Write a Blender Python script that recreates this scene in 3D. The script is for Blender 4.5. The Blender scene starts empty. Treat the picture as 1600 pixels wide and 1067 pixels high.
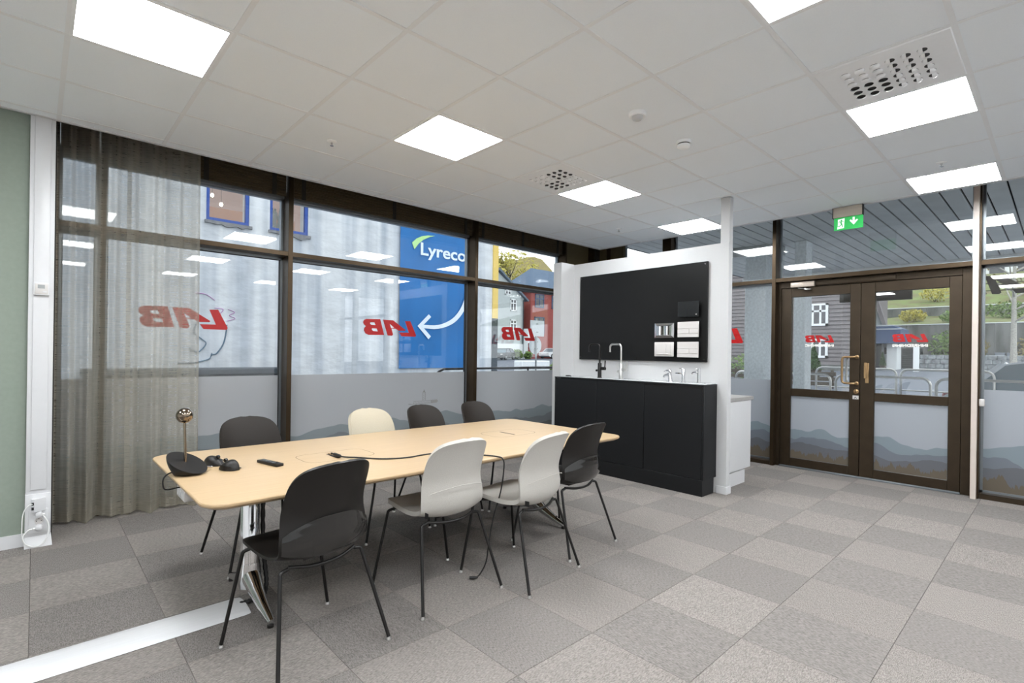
import bpy, bmesh, math, random
from mathutils import Vector, Matrix
random.seed(7)
scene = bpy.context.scene
COL = scene.collection
PI = math.pi

# ------------------------------------------------------------------ camera, sky, exposure
yaw, roll, foc, pcx, pcy = 0.8265, math.radians(0.8), 801.64, 792.34, 550.75
cam_d = bpy.data.cameras.new('camera'); cam = bpy.data.objects.new('camera', cam_d); COL.objects.link(cam)
cs, sn, cr, sr = math.cos(yaw), math.sin(yaw), math.cos(roll), math.sin(roll)
r0, up, fw = Vector((sn, -cs, 0)), Vector((0, 0, 1)), Vector((cs, sn, 0))
Rv, Uv = r0*cr + up*sr, -r0*sr + up*cr
cam.matrix_world = Matrix(((Rv.x, Uv.x, -fw.x, 0), (Rv.y, Uv.y, -fw.y, 0), (Rv.z, Uv.z, -fw.z, 1.3465), (0, 0, 0, 1)))
cam_d.sensor_width = 36; cam_d.lens = foc/1600*36
cam_d.shift_x = (800-pcx)/1600; cam_d.shift_y = (pcy-533.5)/1600
cam_d.clip_start = 0.05; cam_d.clip_end = 500
scene.camera = cam

SKY_STRENGTH = 0.49
LED_STRENGTH = 8.5
world = bpy.data.worlds.new('overcast_sky'); scene.world = world; world.use_nodes = True
wn = world.node_tree.nodes; wl = world.node_tree.links; wn.clear()
wo = wn.new('ShaderNodeOutputWorld'); wb = wn.new('ShaderNodeBackground')
wtc = wn.new('ShaderNodeTexCoord'); wno = wn.new('ShaderNodeTexNoise'); wra = wn.new('ShaderNodeValToRGB')
wno.inputs['Scale'].default_value = 1.6; wno.inputs['Detail'].default_value = 5
wra.color_ramp.elements[0].color = (0.80, 0.86, 0.92, 1); wra.color_ramp.elements[1].color = (0.97, 0.985, 1.0, 1)
wra.color_ramp.elements[0].position = 0.3; wra.color_ramp.elements[1].position = 0.7
wl.new(wtc.outputs['Generated'], wno.inputs['Vector']); wl.new(wno.outputs['Fac'], wra.inputs['Fac'])
wl.new(wra.outputs['Color'], wb.inputs['Color']); wb.inputs['Strength'].default_value = SKY_STRENGTH
wl.new(wb.outputs[0], wo.inputs[0])
scene.view_settings.view_transform = 'Standard'; scene.view_settings.look = 'None'
scene.view_settings.exposure = 2.3; scene.view_settings.gamma = 1.0
scene.view_settings.use_curve_mapping = False
scene.cycles.use_denoising = True
scene.cycles.max_bounces = 10; scene.cycles.diffuse_bounces = 6; scene.cycles.glossy_bounces = 5
scene.cycles.transparent_max_bounces = 24; scene.cycles.transmission_bounces = 6
scene.cycles.sample_clamp_indirect = 6.0; scene.cycles.caustics_reflective = False; scene.cycles.caustics_refractive = False

# ------------------------------------------------------------------ materials
M = {}
def srgb(r, g, b):
    f = lambda c: (c/255/12.92 if c/255 <= .04045 else ((c/255+.055)/1.055)**2.4)
    return (f(r), f(g), f(b))
def mat(name, col, rough=.6, metal=0.0, var=.06, scale=30, bump=0.0, stretch=(1, 1, 1), spec=.5, coat=0.0, detail=4, emis=0, rnd=0.0):
    m = bpy.data.materials.new(name); m.use_nodes = True; M[name] = m
    n, l = m.node_tree.nodes, m.node_tree.links
    p = n['Principled BSDF']; p.inputs['Roughness'].default_value = rough; p.inputs['Metallic'].default_value = metal
    p.inputs['Specular IOR Level'].default_value = spec
    p.inputs['Coat Weight'].default_value = coat
    tc = n.new('ShaderNodeTexCoord'); mp = n.new('ShaderNodeMapping'); nz = n.new('ShaderNodeTexNoise')
    mp.inputs['Scale'].default_value = stretch; nz.inputs['Scale'].default_value = scale; nz.inputs['Detail'].default_value = detail
    l.new(tc.outputs['Object'], mp.inputs['Vector']); l.new(mp.outputs[0], nz.inputs['Vector'])
    rp = n.new('ShaderNodeValToRGB'); rp.color_ramp.elements[0].position = .3; rp.color_ramp.elements[1].position = .7
    rp.color_ramp.elements[0].color = (*[max(0, c*(1-var)) for c in col], 1); rp.color_ramp.elements[1].color = (*[min(1, c*(1+var)) for c in col], 1)
    l.new(nz.outputs['Fac'], rp.inputs['Fac'])
    out = rp.outputs['Color']
    if rnd:
        oi = n.new('ShaderNodeObjectInfo'); mr = n.new('ShaderNodeMapRange'); mr.inputs['To Min'].default_value = 1-rnd; mr.inputs['To Max'].default_value = 1+rnd
        l.new(oi.outputs['Random'], mr.inputs['Value']); vm = n.new('ShaderNodeVectorMath'); vm.operation = 'SCALE'
        l.new(out, vm.inputs[0]); l.new(mr.outputs[0], vm.inputs['Scale']); out = vm.outputs[0]
        va = n.new('ShaderNodeVectorMath'); va.operation = 'SCALE'; va.inputs[0].default_value = (13, 17, 11); l.new(oi.outputs['Random'], va.inputs['Scale'])
        l.new(va.outputs[0], mp.inputs['Location'])
    l.new(out, p.inputs['Base Color'])
    if bump:
        b = n.new('ShaderNodeBump'); b.inputs['Strength'].default_value = bump; b.inputs['Distance'].default_value = .01
        l.new(nz.outputs['Fac'], b.inputs['Height']); l.new(b.outputs[0], p.inputs['Normal'])
    if emis:
        p.inputs['Emission Strength'].default_value = emis; p.inputs['Emission Color'].default_value = (*col, 1)
    return m
mat('ceiling_white', srgb(245, 250, 255), .9, var=.015, scale=220, bump=.03)
mat('grid_white', srgb(240, 242, 244), .5, var=.01)
mat('wall_white', srgb(190, 190, 190), .75, var=.012, scale=60)
mat('wall_white_rear', srgb(250, 250, 250), .8, var=.01, scale=60)
mat('trim_white', srgb(204, 204, 205), .35, var=.01)
mat('post_warm_lit', srgb(197, 185, 175), .45, var=.015)  # white post; warm light falling on it is put into the colour
mat('wall_green', srgb(131, 140, 129), .85, var=.03, scale=40)
mat('bronze', srgb(68, 55, 40), .35, .75, var=.08, scale=12)
mat('door_bronze', srgb(59, 48, 35), .42, .6, var=.12, scale=9)
mat('alu_grey', srgb(140, 146, 150), .35, .8, var=.04)
mat('gasket', srgb(22, 22, 22), .6, var=.05)
mat('recess_dark', srgb(40, 37, 33), .9, var=.1)
mat('panel_olive', srgb(88, 78, 52), .6, var=.08, scale=6)
mat('chrome', (.72, .72, .73), .09, 1.0, var=.01)
mat('gold_chrome', (.24, .19, .14), .06, 1.0, var=.01)
mat('brushed_steel', (.62, .61, .59), .3, 1.0, var=.05, scale=80, stretch=(1, 1, .05))
mat('brass_bronze', srgb(176, 146, 108), .3, .9, var=.06)
mat('black_plastic', srgb(24, 21, 19), .45, var=.05, scale=200, spec=.35)
mat('black_gloss', srgb(24, 23, 22), .12, var=.03, coat=.6)
mat('black_metal', srgb(30, 28, 27), .35, .4, var=.05)
mat('black_felt', srgb(50, 45, 40), .95, var=.22, scale=260, bump=.3)
mat('grey_fabric', srgb(175, 171, 164), .95, var=.07, scale=420, bump=.25)
mat('beige_fabric', srgb(179, 170, 151), .95, var=.07, scale=420, bump=.25)
mat('brown_shell', srgb(30, 24, 19), .55, var=.06, scale=200, spec=.3)
mat('label_black', srgb(20, 20, 20), .6, var=.02)
mat('cabinet_black', srgb(15, 16, 18), .5, var=.2, scale=50, stretch=(1, 1, 8), spec=.35)
mat('board_black', srgb(21, 21, 21), .32, var=.04, scale=10, spec=.22)
mat('top_light', srgb(205, 207, 208), .12, var=.02)
mat('plate_white', srgb(199, 195, 192), .3, var=.01)
mat('plate_black', srgb(18, 20, 22), .3, var=.15, scale=60, stretch=(1, .2, 3))
mat('cable_black', srgb(22, 21, 20), .5, var=.05)
mat('cable_white', srgb(232, 232, 230), .4, var=.02)
mat('ramp_alu', srgb(214, 214, 215), .4, .05, var=.03, scale=90, stretch=(.05, 1, 1))
mat('laminate_grey', srgb(150, 148, 145), .5, var=.05)
mat('sign_alu', srgb(190, 178, 165), .4, .6, var=.05, scale=70, stretch=(1, .04, 1))
mat('sign_green', srgb(44, 160, 78), .4, var=.06, scale=9, emis=.16)
mat('sign_white', srgb(215, 230, 220), .4, var=.02, emis=.2)
mat('lab_red', srgb(172, 6, 8), .45, var=.04)
mat('lettering_white', srgb(240, 238, 232), .5, var=.02)
mat('sign_brown', srgb(50, 40, 32), .5, .2, var=.08)
mat('fixture_white', srgb(246, 248, 250), .5, var=.01)
mat('vent_dark', srgb(60, 60, 60), .8, var=.1)
mat('lens_grey', srgb(190, 190, 190), .3, var=.02)
mat('lcd_grey', srgb(150, 153, 152), .3, var=.05)
mat('concrete', srgb(232, 237, 240), .9, var=.12, scale=28, bump=.25)
mat('concrete_wall', srgb(126, 128, 124), .95, var=.3, scale=1.4, bump=.3, stretch=(1, 1, .25), detail=8)
mat('stone', srgb(140, 145, 148), .95, var=.4, scale=4, bump=.5)
mat('soffit_grey', srgb(206, 207, 206), .5, .0, var=.08, scale=3, rnd=.06)
mat('soffit_joint', srgb(16, 17, 18), .9, var=.05)
mat('asphalt', srgb(92, 98, 108), .85, var=.12, scale=40, bump=.2)
mat('paving', srgb(186, 190, 194), .85, var=.1, scale=20)
mat('grass', srgb(106, 118, 74), .95, var=.4, scale=.9, bump=.5, detail=8)
mat('leaf_green', srgb(98, 124, 62), .8, var=.4, scale=3, rnd=.1)
mat('leaf_yellow', srgb(170, 162, 74), .8, var=.35, scale=3)
mat('leaf_dark', srgb(62, 88, 50), .85, var=.35, scale=6)
mat('leaf_autumn', srgb(132, 120, 74), .85, var=.4, scale=2)
mat('bark', srgb(84, 78, 70), .95, var=.3, scale=20, bump=.5)
mat('bark_pale', srgb(168, 166, 158), .95, var=.25, scale=14, bump=.4)
mat('house_grey', srgb(122, 117, 118), .8, var=.08, scale=8)
mat('house_pale', srgb(176, 184, 184), .85, var=.06, scale=3)
mat('house_red', srgb(148, 74, 68), .85, var=.08, scale=4)  # red muted, distance haze painted into the base colour
mat('house_blue', srgb(62, 82, 116), .75, var=.1, scale=5)
mat('roof_slate', srgb(92, 106, 120), .7, var=.2, scale=4)
mat('roof_blue', srgb(70, 92, 116), .65, var=.15, scale=6)
mat('white_paint', srgb(232, 235, 236), .6, var=.03)
mat('win_dark', srgb(84, 84, 88), .12, var=.25, scale=2)
mat('yellow_trim', srgb(226, 196, 110), .75, var=.05)
mat('dark_trim', srgb(48, 58, 66), .75, var=.08)
mat('blue_frame', srgb(44, 80, 158), .6, var=.06)
mat('banner_blue', srgb(10, 104, 172), .55, var=.1, scale=1.2, detail=3)
mat('banner_white', srgb(222, 234, 246), .6, var=.03)
mat('banner_green', srgb(176, 222, 150), .6, var=.06)
mat('mortar', srgb(120, 122, 126), .95, var=.2, scale=14, bump=.5)
mat('graffiti_blue', srgb(64, 96, 120), .9, var=.2, scale=8)
mat('graffiti_purple', srgb(176, 130, 180), .9, var=.2, scale=8)
mat('room_orange_glow', srgb(184, 120, 60), .8, var=.06, emis=.05)  # wall is no lamp; faint emission stands in for the room's lighting
mat('room_plaster_glow', srgb(190, 160, 148), .85, var=.04, emis=.05)  # plaster also glows weakly to imitate a lit room
mat('bulb_glow', (1, .85, .6), .5, emis=9)
mat('car_dark', srgb(44, 50, 56), .2, .3, var=.05, coat=.6)
mat('car_white', srgb(232, 234, 236), .25, var=.02, coat=.6)
mat('car_silver', srgb(206, 211, 216), .3, .1, var=.03, coat=.6)
mat('car_glass', srgb(120, 134, 142), .08, var=.05)
mat('tyre', srgb(24, 24, 25), .8, var=.1)
mat('sign_back', srgb(186, 192, 196), .5, .3, var=.06)
mat('stone_dark', srgb(62, 66, 66), .9, var=.3, scale=6, bump=.3)
mat('galv', srgb(150, 155, 158), .4, .7, var=.08)
mat('bin_grey', srgb(128, 136, 146), .6, var=.06)
mat('garage_red', srgb(136, 58, 60), .8, var=.06)
mat('plant_teal', srgb(60, 110, 100), .8, var=.3, scale=5)

for nm, c0, c1 in (('grass', (104, 92, 66), (112, 132, 70)), ('concrete_wall', (70, 72, 70), (136, 138, 136)), ('leaf_autumn', (104, 92, 70), (150, 140, 78))):
    for nd in M[nm].node_tree.nodes:
        if nd.type == 'VALTORGB': nd.color_ramp.elements[0].color = (*srgb(*c0), 1); nd.color_ramp.elements[1].color = (*srgb(*c1), 1)
def emission_mat(name, col, s):
    m = bpy.data.materials.new(name); m.use_nodes = True; M[name] = m
    n, l = m.node_tree.nodes, m.node_tree.links; n.clear()
    o = n.new('ShaderNodeOutputMaterial'); e = n.new('ShaderNodeEmission'); e.inputs['Strength'].default_value = s
    tc = n.new('ShaderNodeTexCoord'); nz = n.new('ShaderNodeTexNoise'); nz.inputs['Scale'].default_value = 3
    mx = n.new('ShaderNodeMix'); mx.data_type = 'RGBA'; mx.inputs['A'].default_value = (*col, 1); mx.inputs['B'].default_value = (*[c*.97 for c in col], 1)
    l.new(tc.outputs['Object'], nz.inputs['Vector']); l.new(nz.outputs['Fac'], mx.inputs['Factor']); l.new(mx.outputs['Result'], e.inputs['Color']); l.new(e.outputs[0], o.inputs[0])
emission_mat('led_panel', (.935, .972, 1.0), LED_STRENGTH)

def glass_mat(name, tint, f0):
    m = bpy.data.materials.new(name); m.use_nodes = True; M[name] = m
    n, l = m.node_tree.nodes, m.node_tree.links; n.clear()
    o = n.new('ShaderNodeOutputMaterial'); t = n.new('ShaderNodeBsdfTransparent'); g = n.new('ShaderNodeBsdfGlossy')
    t.inputs['Color'].default_value = (*tint, 1); g.inputs['Roughness'].default_value = 0.0; g.inputs['Color'].default_value = (1, 1, 1, 1)
    lw = n.new('ShaderNodeLayerWeight'); lw.inputs['Blend'].default_value = .5
    pw = n.new('ShaderNodeMath'); pw.operation = 'POWER'; pw.inputs[1].default_value = 5
    ma = n.new('ShaderNodeMath'); ma.operation = 'MULTIPLY_ADD'; ma.inputs[1].default_value = 1-f0; ma.inputs[2].default_value = f0
    mx = n.new('ShaderNodeMixShader')
    l.new(lw.outputs['Facing'], pw.inputs[0]); l.new(pw.outputs[0], ma.inputs[0]); l.new(ma.outputs[0], mx.inputs['Fac'])
    l.new(t.outputs[0], mx.inputs[1]); l.new(g.outputs[0], mx.inputs[2]); l.new(mx.outputs[0], o.inputs[0])
glass_mat('glass', (.97, .985, .985), .055)
glass_mat('car_window', (.6, .66, .68), .08)

def film_mat(name, axis, base, seed, sky, layers):
    """frosted film printed with ridges of hills; layers = (mean height, amplitude, frequency, colour)"""
    m = bpy.data.materials.new(name); m.use_nodes = True; M[name] = m
    n, l = m.node_tree.nodes, m.node_tree.links; n.clear()
    o = n.new('ShaderNodeOutputMaterial'); tc = n.new('ShaderNodeTexCoord'); sx = n.new('ShaderNodeSeparateXYZ'); l.new(tc.outputs['Object'], sx.inputs[0])
    cur = None
    for k, (h, amp, fr, colr) in enumerate(layers):
        nz = n.new('ShaderNodeTexNoise'); nz.noise_dimensions = '1D'; nz.inputs['Scale'].default_value = fr; nz.inputs['Detail'].default_value = 3 if k < 3 else 6
        nz.inputs['Roughness'].default_value = .45 if k < 3 else .7
        ad = n.new('ShaderNodeMath'); ad.inputs[1].default_value = seed+7.3*k; l.new(sx.outputs[axis], ad.inputs[0]); l.new(ad.outputs[0], nz.inputs['W'])
        hh = n.new('ShaderNodeMath'); hh.operation = 'MULTIPLY_ADD'; hh.inputs[1].default_value = amp; hh.inputs[2].default_value = h-amp/2; l.new(nz.outputs['Fac'], hh.inputs[0])
        lt = n.new('ShaderNodeMath'); lt.operation = 'LESS_THAN'; l.new(sx.outputs['Z'], lt.inputs[0]); l.new(hh.outputs[0], lt.inputs[1])
        mx = n.new('ShaderNodeMix'); mx.data_type = 'RGBA'; l.new(lt.outputs[0], mx.inputs['Factor'])
        if cur is None: mx.inputs['A'].default_value = (*[c*.76 for c in sky], 1)
        else: l.new(cur, mx.inputs['A'])
        mx.inputs['B'].default_value = (*[c*.78 for c in colr], 1); cur = mx.outputs['Result']
    d = n.new('ShaderNodeBsdfDiffuse'); t = n.new('ShaderNodeBsdfTranslucent'); g = n.new('ShaderNodeBsdfGlossy'); g.inputs['Roughness'].default_value = .12
    l.new(cur, d.inputs['Color']); l.new(cur, t.inputs['Color'])
    m1 = n.new('ShaderNodeMixShader'); m1.inputs['Fac'].default_value = .5; l.new(d.outputs[0], m1.inputs[1]); l.new(t.outputs[0], m1.inputs[2])
    m2 = n.new('ShaderNodeMixShader'); m2.inputs['Fac'].default_value = .05; l.new(m1.outputs[0], m2.inputs[1]); l.new(g.outputs[0], m2.inputs[2])
    l.new(m2.outputs[0], o.inputs[0])
film_mat('film_window', 'X', 0, 3.1, srgb(222, 223, 225), [(.52, .34, 1.1, srgb(178, 186, 189)), (.40, .3, 1.5, srgb(160, 165, 167)), (.28, .25, 1.9, srgb(138, 140, 140)), (.14, .3, 5, srgb(132, 124, 112))])
film_mat('film_door', 'Y', 0, 9.4, srgb(220, 225, 232), [(.46, .3, 1.6, srgb(180, 193, 202)), (.36, .25, 2.0, srgb(160, 168, 178)), (.28, .2, 2.2, srgb(146, 148, 154)), (.19, .36, 6, srgb(146, 134, 118))])

def carpet_mat(name, col):
    m = mat(name, col, .97, var=.36, scale=330, bump=.3, stretch=(1, .22, 1), detail=2, rnd=.045)
    m.node_tree.nodes['Principled BSDF'].inputs['Specular IOR Level'].default_value = .1
carpet_mat('carpet_sheen_light', srgb(131, 125, 120)); carpet_mat('carpet_sheen_dark', srgb(121, 116, 112))  # one carpet; pile sheen of turned tiles painted as two base tones

def wood_mat():
    m = mat('table_wood', srgb(179, 153, 118), .38, var=.05, scale=9, stretch=(.35, 6, 6), detail=6)
wood_mat()
def wall_ext_mat():
    m = mat('rough_render', srgb(208, 212, 216), .95, var=.1, scale=3.2, stretch=(.8, .8, 1.5), bump=.0, detail=9)
    n, l = m.node_tree.nodes, m.node_tree.links; p = n['Principled BSDF']
    tc = n.new('ShaderNodeTexCoord'); mp = n.new('ShaderNodeMapping'); mp.inputs['Scale'].default_value = (1.3, 1, .05)
    nz = n.new('ShaderNodeTexNoise'); nz.inputs['Scale'].default_value = 2.4; nz.inputs['Detail'].default_value = 6
    l.new(tc.outputs['Object'], mp.inputs[0]); l.new(mp.outputs[0], nz.inputs[0])
    rp = n.new('ShaderNodeValToRGB'); rp.color_ramp.elements[0].position = .36; rp.color_ramp.elements[1].position = .62
    rp.color_ramp.elements[0].color = (.60, .64, .70, 1); rp.color_ramp.elements[1].color = (1, 1, 1, 1); l.new(nz.outputs[0], rp.inputs[0])
    mx = n.new('ShaderNodeMix'); mx.data_type = 'RGBA'; mx.blend_type = 'MULTIPLY'; mx.inputs['Factor'].default_value = 1
    src = p.inputs['Base Color'].links[0].from_socket; l.new(src, mx.inputs['A']); l.new(rp.outputs[0], mx.inputs['B']); l.new(mx.outputs['Result'], p.inputs['Base Color'])
    n2 = n.new('ShaderNodeTexNoise'); n2.inputs['Scale'].default_value = 9; n2.inputs['Detail'].default_value = 8
    mp2 = n.new('ShaderNodeMapping'); mp2.inputs['Scale'].default_value = (.8, 1, 1.3); l.new(tc.outputs['Object'], mp2.inputs[0]); l.new(mp2.outputs[0], n2.inputs[0])
    b = n.new('ShaderNodeBump'); b.inputs['Strength'].default_value = .4; b.inputs['Distance'].default_value = .03; l.new(n2.outputs[0], b.inputs['Height']); l.new(b.outputs[0], p.inputs['Normal'])
wall_ext_mat()
def curtain_mat():
    m = bpy.data.materials.new('curtain_sheer'); m.use_nodes = True; M['curtain_sheer'] = m
    n, l = m.node_tree.nodes, m.node_tree.links; n.clear()
    o = n.new('ShaderNodeOutputMaterial'); tc = n.new('ShaderNodeTexCoord'); mp = n.new('ShaderNodeMapping'); mp.inputs['Scale'].default_value = (4, 4, 70)
    nz = n.new('ShaderNodeTexNoise'); nz.inputs['Scale'].default_value = 2.2; nz.inputs['Detail'].default_value = 4; l.new(tc.outputs['Object'], mp.inputs[0]); l.new(mp.outputs[0], nz.inputs[0])
    d = n.new('ShaderNodeBsdfDiffuse'); t = n.new('ShaderNodeBsdfTranslucent'); tr = n.new('ShaderNodeBsdfTransparent')
    d.inputs['Color'].default_value = (*srgb(186, 180, 166), 1); t.inputs['Color'].default_value = (*srgb(190, 184, 170), 1); tr.inputs['Color'].default_value = (.96, .95, .92, 1)
    a = n.new('ShaderNodeMixShader'); a.inputs['Fac'].default_value = .4; l.new(d.outputs[0], a.inputs[1]); l.new(t.outputs[0], a.inputs[2])
    mr = n.new('ShaderNodeMapRange'); mr.inputs['From Min'].default_value = .3; mr.inputs['From Max'].default_value = .7; mr.inputs['To Min'].default_value = .36; mr.inputs['To Max'].default_value = .5
    l.new(nz.outputs[0], mr.inputs[0])
    lw = n.new('ShaderNodeLayerWeight'); lw.inputs['Blend'].default_value = .35; ad = n.new('ShaderNodeMath'); ad.use_clamp = True; mu = n.new('ShaderNodeMath'); mu.operation = 'MULTIPLY'; mu.inputs[1].default_value = .3
    l.new(lw.outputs['Facing'], mu.inputs[0]); l.new(mr.outputs[0], ad.inputs[0]); l.new(mu.outputs[0], ad.inputs[1])
    b = n.new('ShaderNodeMixShader'); l.new(ad.outputs[0], b.inputs['Fac']); l.new(tr.outputs[0], b.inputs[1]); l.new(a.outputs[0], b.inputs[2]); l.new(b.outputs[0], o.inputs[0])
curtain_mat()
mat('curtain_hem', srgb(150, 142, 120), .95, var=.1, scale=60, stretch=(1, 1, 8))
mat('blind_weave', srgb(78, 66, 46), .9, var=.45, scale=30, stretch=(.25, 1, 9), bump=.4)

# ------------------------------------------------------------------ helpers
class MB:
    def __init__(s): s.v, s.f = [], []
    def add(s, vs, fs):
        o = len(s.v); s.v += [tuple(v) for v in vs]; s.f += [tuple(i+o for i in f) for f in fs]; return s
    def box(s, x0, y0, z0, x1, y1, z1):
        x0, x1 = sorted((x0, x1)); y0, y1 = sorted((y0, y1)); z0, z1 = sorted((z0, z1))
        return s.add([(x0, y0, z0), (x1, y0, z0), (x1, y1, z0), (x0, y1, z0), (x0, y0, z1), (x1, y0, z1), (x1, y1, z1), (x0, y1, z1)],
                     [(0, 3, 2, 1), (4, 5, 6, 7), (0, 1, 5, 4), (1, 2, 6, 5), (2, 3, 7, 6), (3, 0, 4, 7)])
    def rbox(s, x0, y0, z0, x1, y1, z1, b=.004, seg=2):
        bm = bmesh.new(); t = MB().box(x0, y0, z0, x1, y1, z1)
        vs = [bm.verts.new(v) for v in t.v]
        for f in t.f: bm.faces.new([vs[i] for i in f])
        bmesh.ops.bevel(bm, geom=list(bm.edges), offset=b, segments=seg, affect='EDGES', profile=.5)
        bm.verts.index_update(); s.add([v.co[:] for v in bm.verts], [[v.index for v in f.verts] for f in bm.faces]); bm.free(); return s
    def tube(s, pts, r, seg=8, cap=True, closed=False):
        pts = [Vector(p) for p in pts]; n = len(pts); rings = []; rr = r if isinstance(r, (list, tuple)) else [r]*n
        t0 = (pts[1]-pts[0]).normalized(); nrm = t0.orthogonal().normalized(); prev = t0
        for i, p in enumerate(pts):
            if i == 0: t = pts[1]-pts[0]
            elif i == n-1: t = pts[-1]-pts[-2]
            else: t = (pts[i]-pts[i-1]).normalized()+(pts[i+1]-pts[i]).normalized()
            if t.length < 1e-9: t = prev
            t = t.normalized(); q = prev.rotation_difference(t); nrm = (q @ nrm); nrm = (nrm-t*nrm.dot(t)).normalized(); prev = t; bi = t.cross(nrm)
            rings.append([p+(nrm*math.cos(a)+bi*math.sin(a))*rr[i] for a in [2*PI*k/seg for k in range(seg)]])
        vs = [v for rg in rings for v in rg]; fs = []
        for i in range(n-1):
            for k in range(seg): a = i*seg+k; b = i*seg+(k+1) % seg; fs.append((a, b, b+seg, a+seg))
        if cap: fs.append(tuple(range(seg-1, -1, -1))); fs.append(tuple((n-1)*seg+k for k in range(seg)))
        return s.add(vs, fs)
    def lathe(s, prof, seg=20, c=(0, 0, 0)):
        vs, fs = [], []
        for r, z in prof:
            for k in range(seg): a = 2*PI*k/seg; vs.append((c[0]+r*math.cos(a), c[1]+r*math.sin(a), c[2]+z))
        for i in range(len(prof)-1):
            for k in range(seg): a = i*seg+k; b = i*seg+(k+1) % seg; fs.append((a, b, b+seg, a+seg))
        fs.append(tuple(range(seg-1, -1, -1))); fs.append(tuple((len(prof)-1)*seg+k for k in range(seg)))
        return s.add(vs, fs)
    def prism(s, poly, d0, d1, axis='Z'):
        """poly of 2D points, extruded along axis from d0 to d1 (axis X: poly=(y,z), Y: (x,z), Z: (x,y))"""
        n = len(poly); f = {'X': lambda p, d: (d, p[0], p[1]), 'Y': lambda p, d: (p[0], d, p[1]), 'Z': lambda p, d: (p[0], p[1], d)}[axis]
        return s.add([f(p, d0) for p in poly]+[f(p, d1) for p in poly],
                     [tuple(range(n-1, -1, -1)), tuple(range(n, 2*n))]+[(i, (i+1) % n, (i+1) % n+n, i+n) for i in range(n)])
    def mesh(s, name, smooth=False):
        me = bpy.data.meshes.new(name); me.from_pydata(s.v, [], s.f); me.validate(); 
        bm = bmesh.new(); bm.from_mesh(me); bmesh.ops.recalc_face_normals(bm, faces=bm.faces); bm.to_mesh(me); bm.free()
        if smooth:
            for p in me.polygons: p.use_smooth = True
            try: me.set_sharp_from_angle(angle=math.radians(40))
            except Exception: pass
        return me
def link(name, me, m=None, parent=None, loc=None, rot=None):
    if isinstance(me, MB): me = me.mesh(name, True)
    o = bpy.data.objects.new(name, me); COL.objects.link(o)
    if m and me is not None and len(me.materials) == 0: me.materials.append(M[m])
    if parent is not None: o.parent = parent
    if loc is not None: o.location = loc
    if rot is not None: o.rotation_euler = rot
    return o
def tag(o, label=None, cat=None, group=None, kind=None):
    if label: o['label'] = label
    if cat: o['category'] = cat
    if group: o['group'] = group
    if kind: o['kind'] = kind
    return o
def thing(name, label, cat, loc=(0, 0, 0), rz=0, group=None):
    o = bpy.data.objects.new(name, None); COL.objects.link(o); o.location = loc; o.rotation_euler = (0, 0, rz); o.empty_display_size = .1
    return tag(o, label, cat, group)
def struct(name, mb=None, m=None, label=None, loc=(0, 0, 0)):
    o = link(name, mb, m) if mb is not None else bpy.data.objects.new(name, None)
    if mb is None: COL.objects.link(o); o.location = loc
    return tag(o, label, None, None, 'structure')
def copy_tree(o, parent=None):
    c = o.copy(); COL.objects.link(c)
    if parent is not None: c.parent = parent; c.matrix_parent_inverse = o.matrix_parent_inverse
    for ch in list(o.children): copy_tree(ch, c)
    return c
def arc(c, r, a0, a1, n, pl='XZ'):
    out = []
    for k in range(n+1):
        a = a0+(a1-a0)*k/n
        out.append((c[0]+r*math.cos(a), c[1], c[2]+r*math.sin(a)) if pl == 'XZ' else (c[0], c[1]+r*math.cos(a), c[2]+r*math.sin(a)) if pl == 'YZ' else (c[0]+r*math.cos(a), c[1]+r*math.sin(a), c[2]))
    return out
def catmull(pts, n):
    P = [Vector(p) for p in pts]; P = [P[0]*2-P[1]]+P+[P[-1]*2-P[-2]]; out = []
    m = len(P)-3
    for k in range(n+1):
        u = k/n*m; i = min(int(u), m-1); t = u-i; a, b, c, d = P[i:i+4]
        out.append(.5*((2*b)+(c-a)*t+(2*a-5*b+4*c-d)*t*t+(-a+3*b-3*c+d)*t**3))
    return out
def rrect(x0, y0, x1, y1, r, n=6):
    pts = []
    for cx, cy, a in ((x1-r, y1-r, 0), (x0+r, y1-r, 90), (x0+r, y0+r, 180), (x1-r, y0+r, 270)):
        for k in range(n+1): t = math.radians(a+90*k/n); pts.append((cx+r*math.cos(t), cy+r*math.sin(t)))
    return pts
def text_mesh(txt, size, depth, bold=0.0):
    cu = bpy.data.curves.new('text_curve', 'FONT'); cu.body = txt; cu.size = size; cu.extrude = depth/2; cu.offset = bold; cu.resolution_u = 4
    o = bpy.data.objects.new('text_tmp', cu); COL.objects.link(o)
    dg = bpy.context.evaluated_depsgraph_get(); dg.update()
    me = bpy.data.meshes.new_from_object(o.evaluated_get(dg)); bpy.data.objects.remove(o); bpy.data.curves.remove(cu)
    return me
def fit_text(me, w, h):
    xs = [v.co.x for v in me.vertices]; ys = [v.co.y for v in me.vertices]; x0, x1, y0, y1 = min(xs), max(xs), min(ys), max(ys)
    for v in me.vertices: v.co.x = (v.co.x-x0)/(x1-x0)*w; v.co.y = (v.co.y-y0)/(y1-y0)*h
    return me
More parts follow.
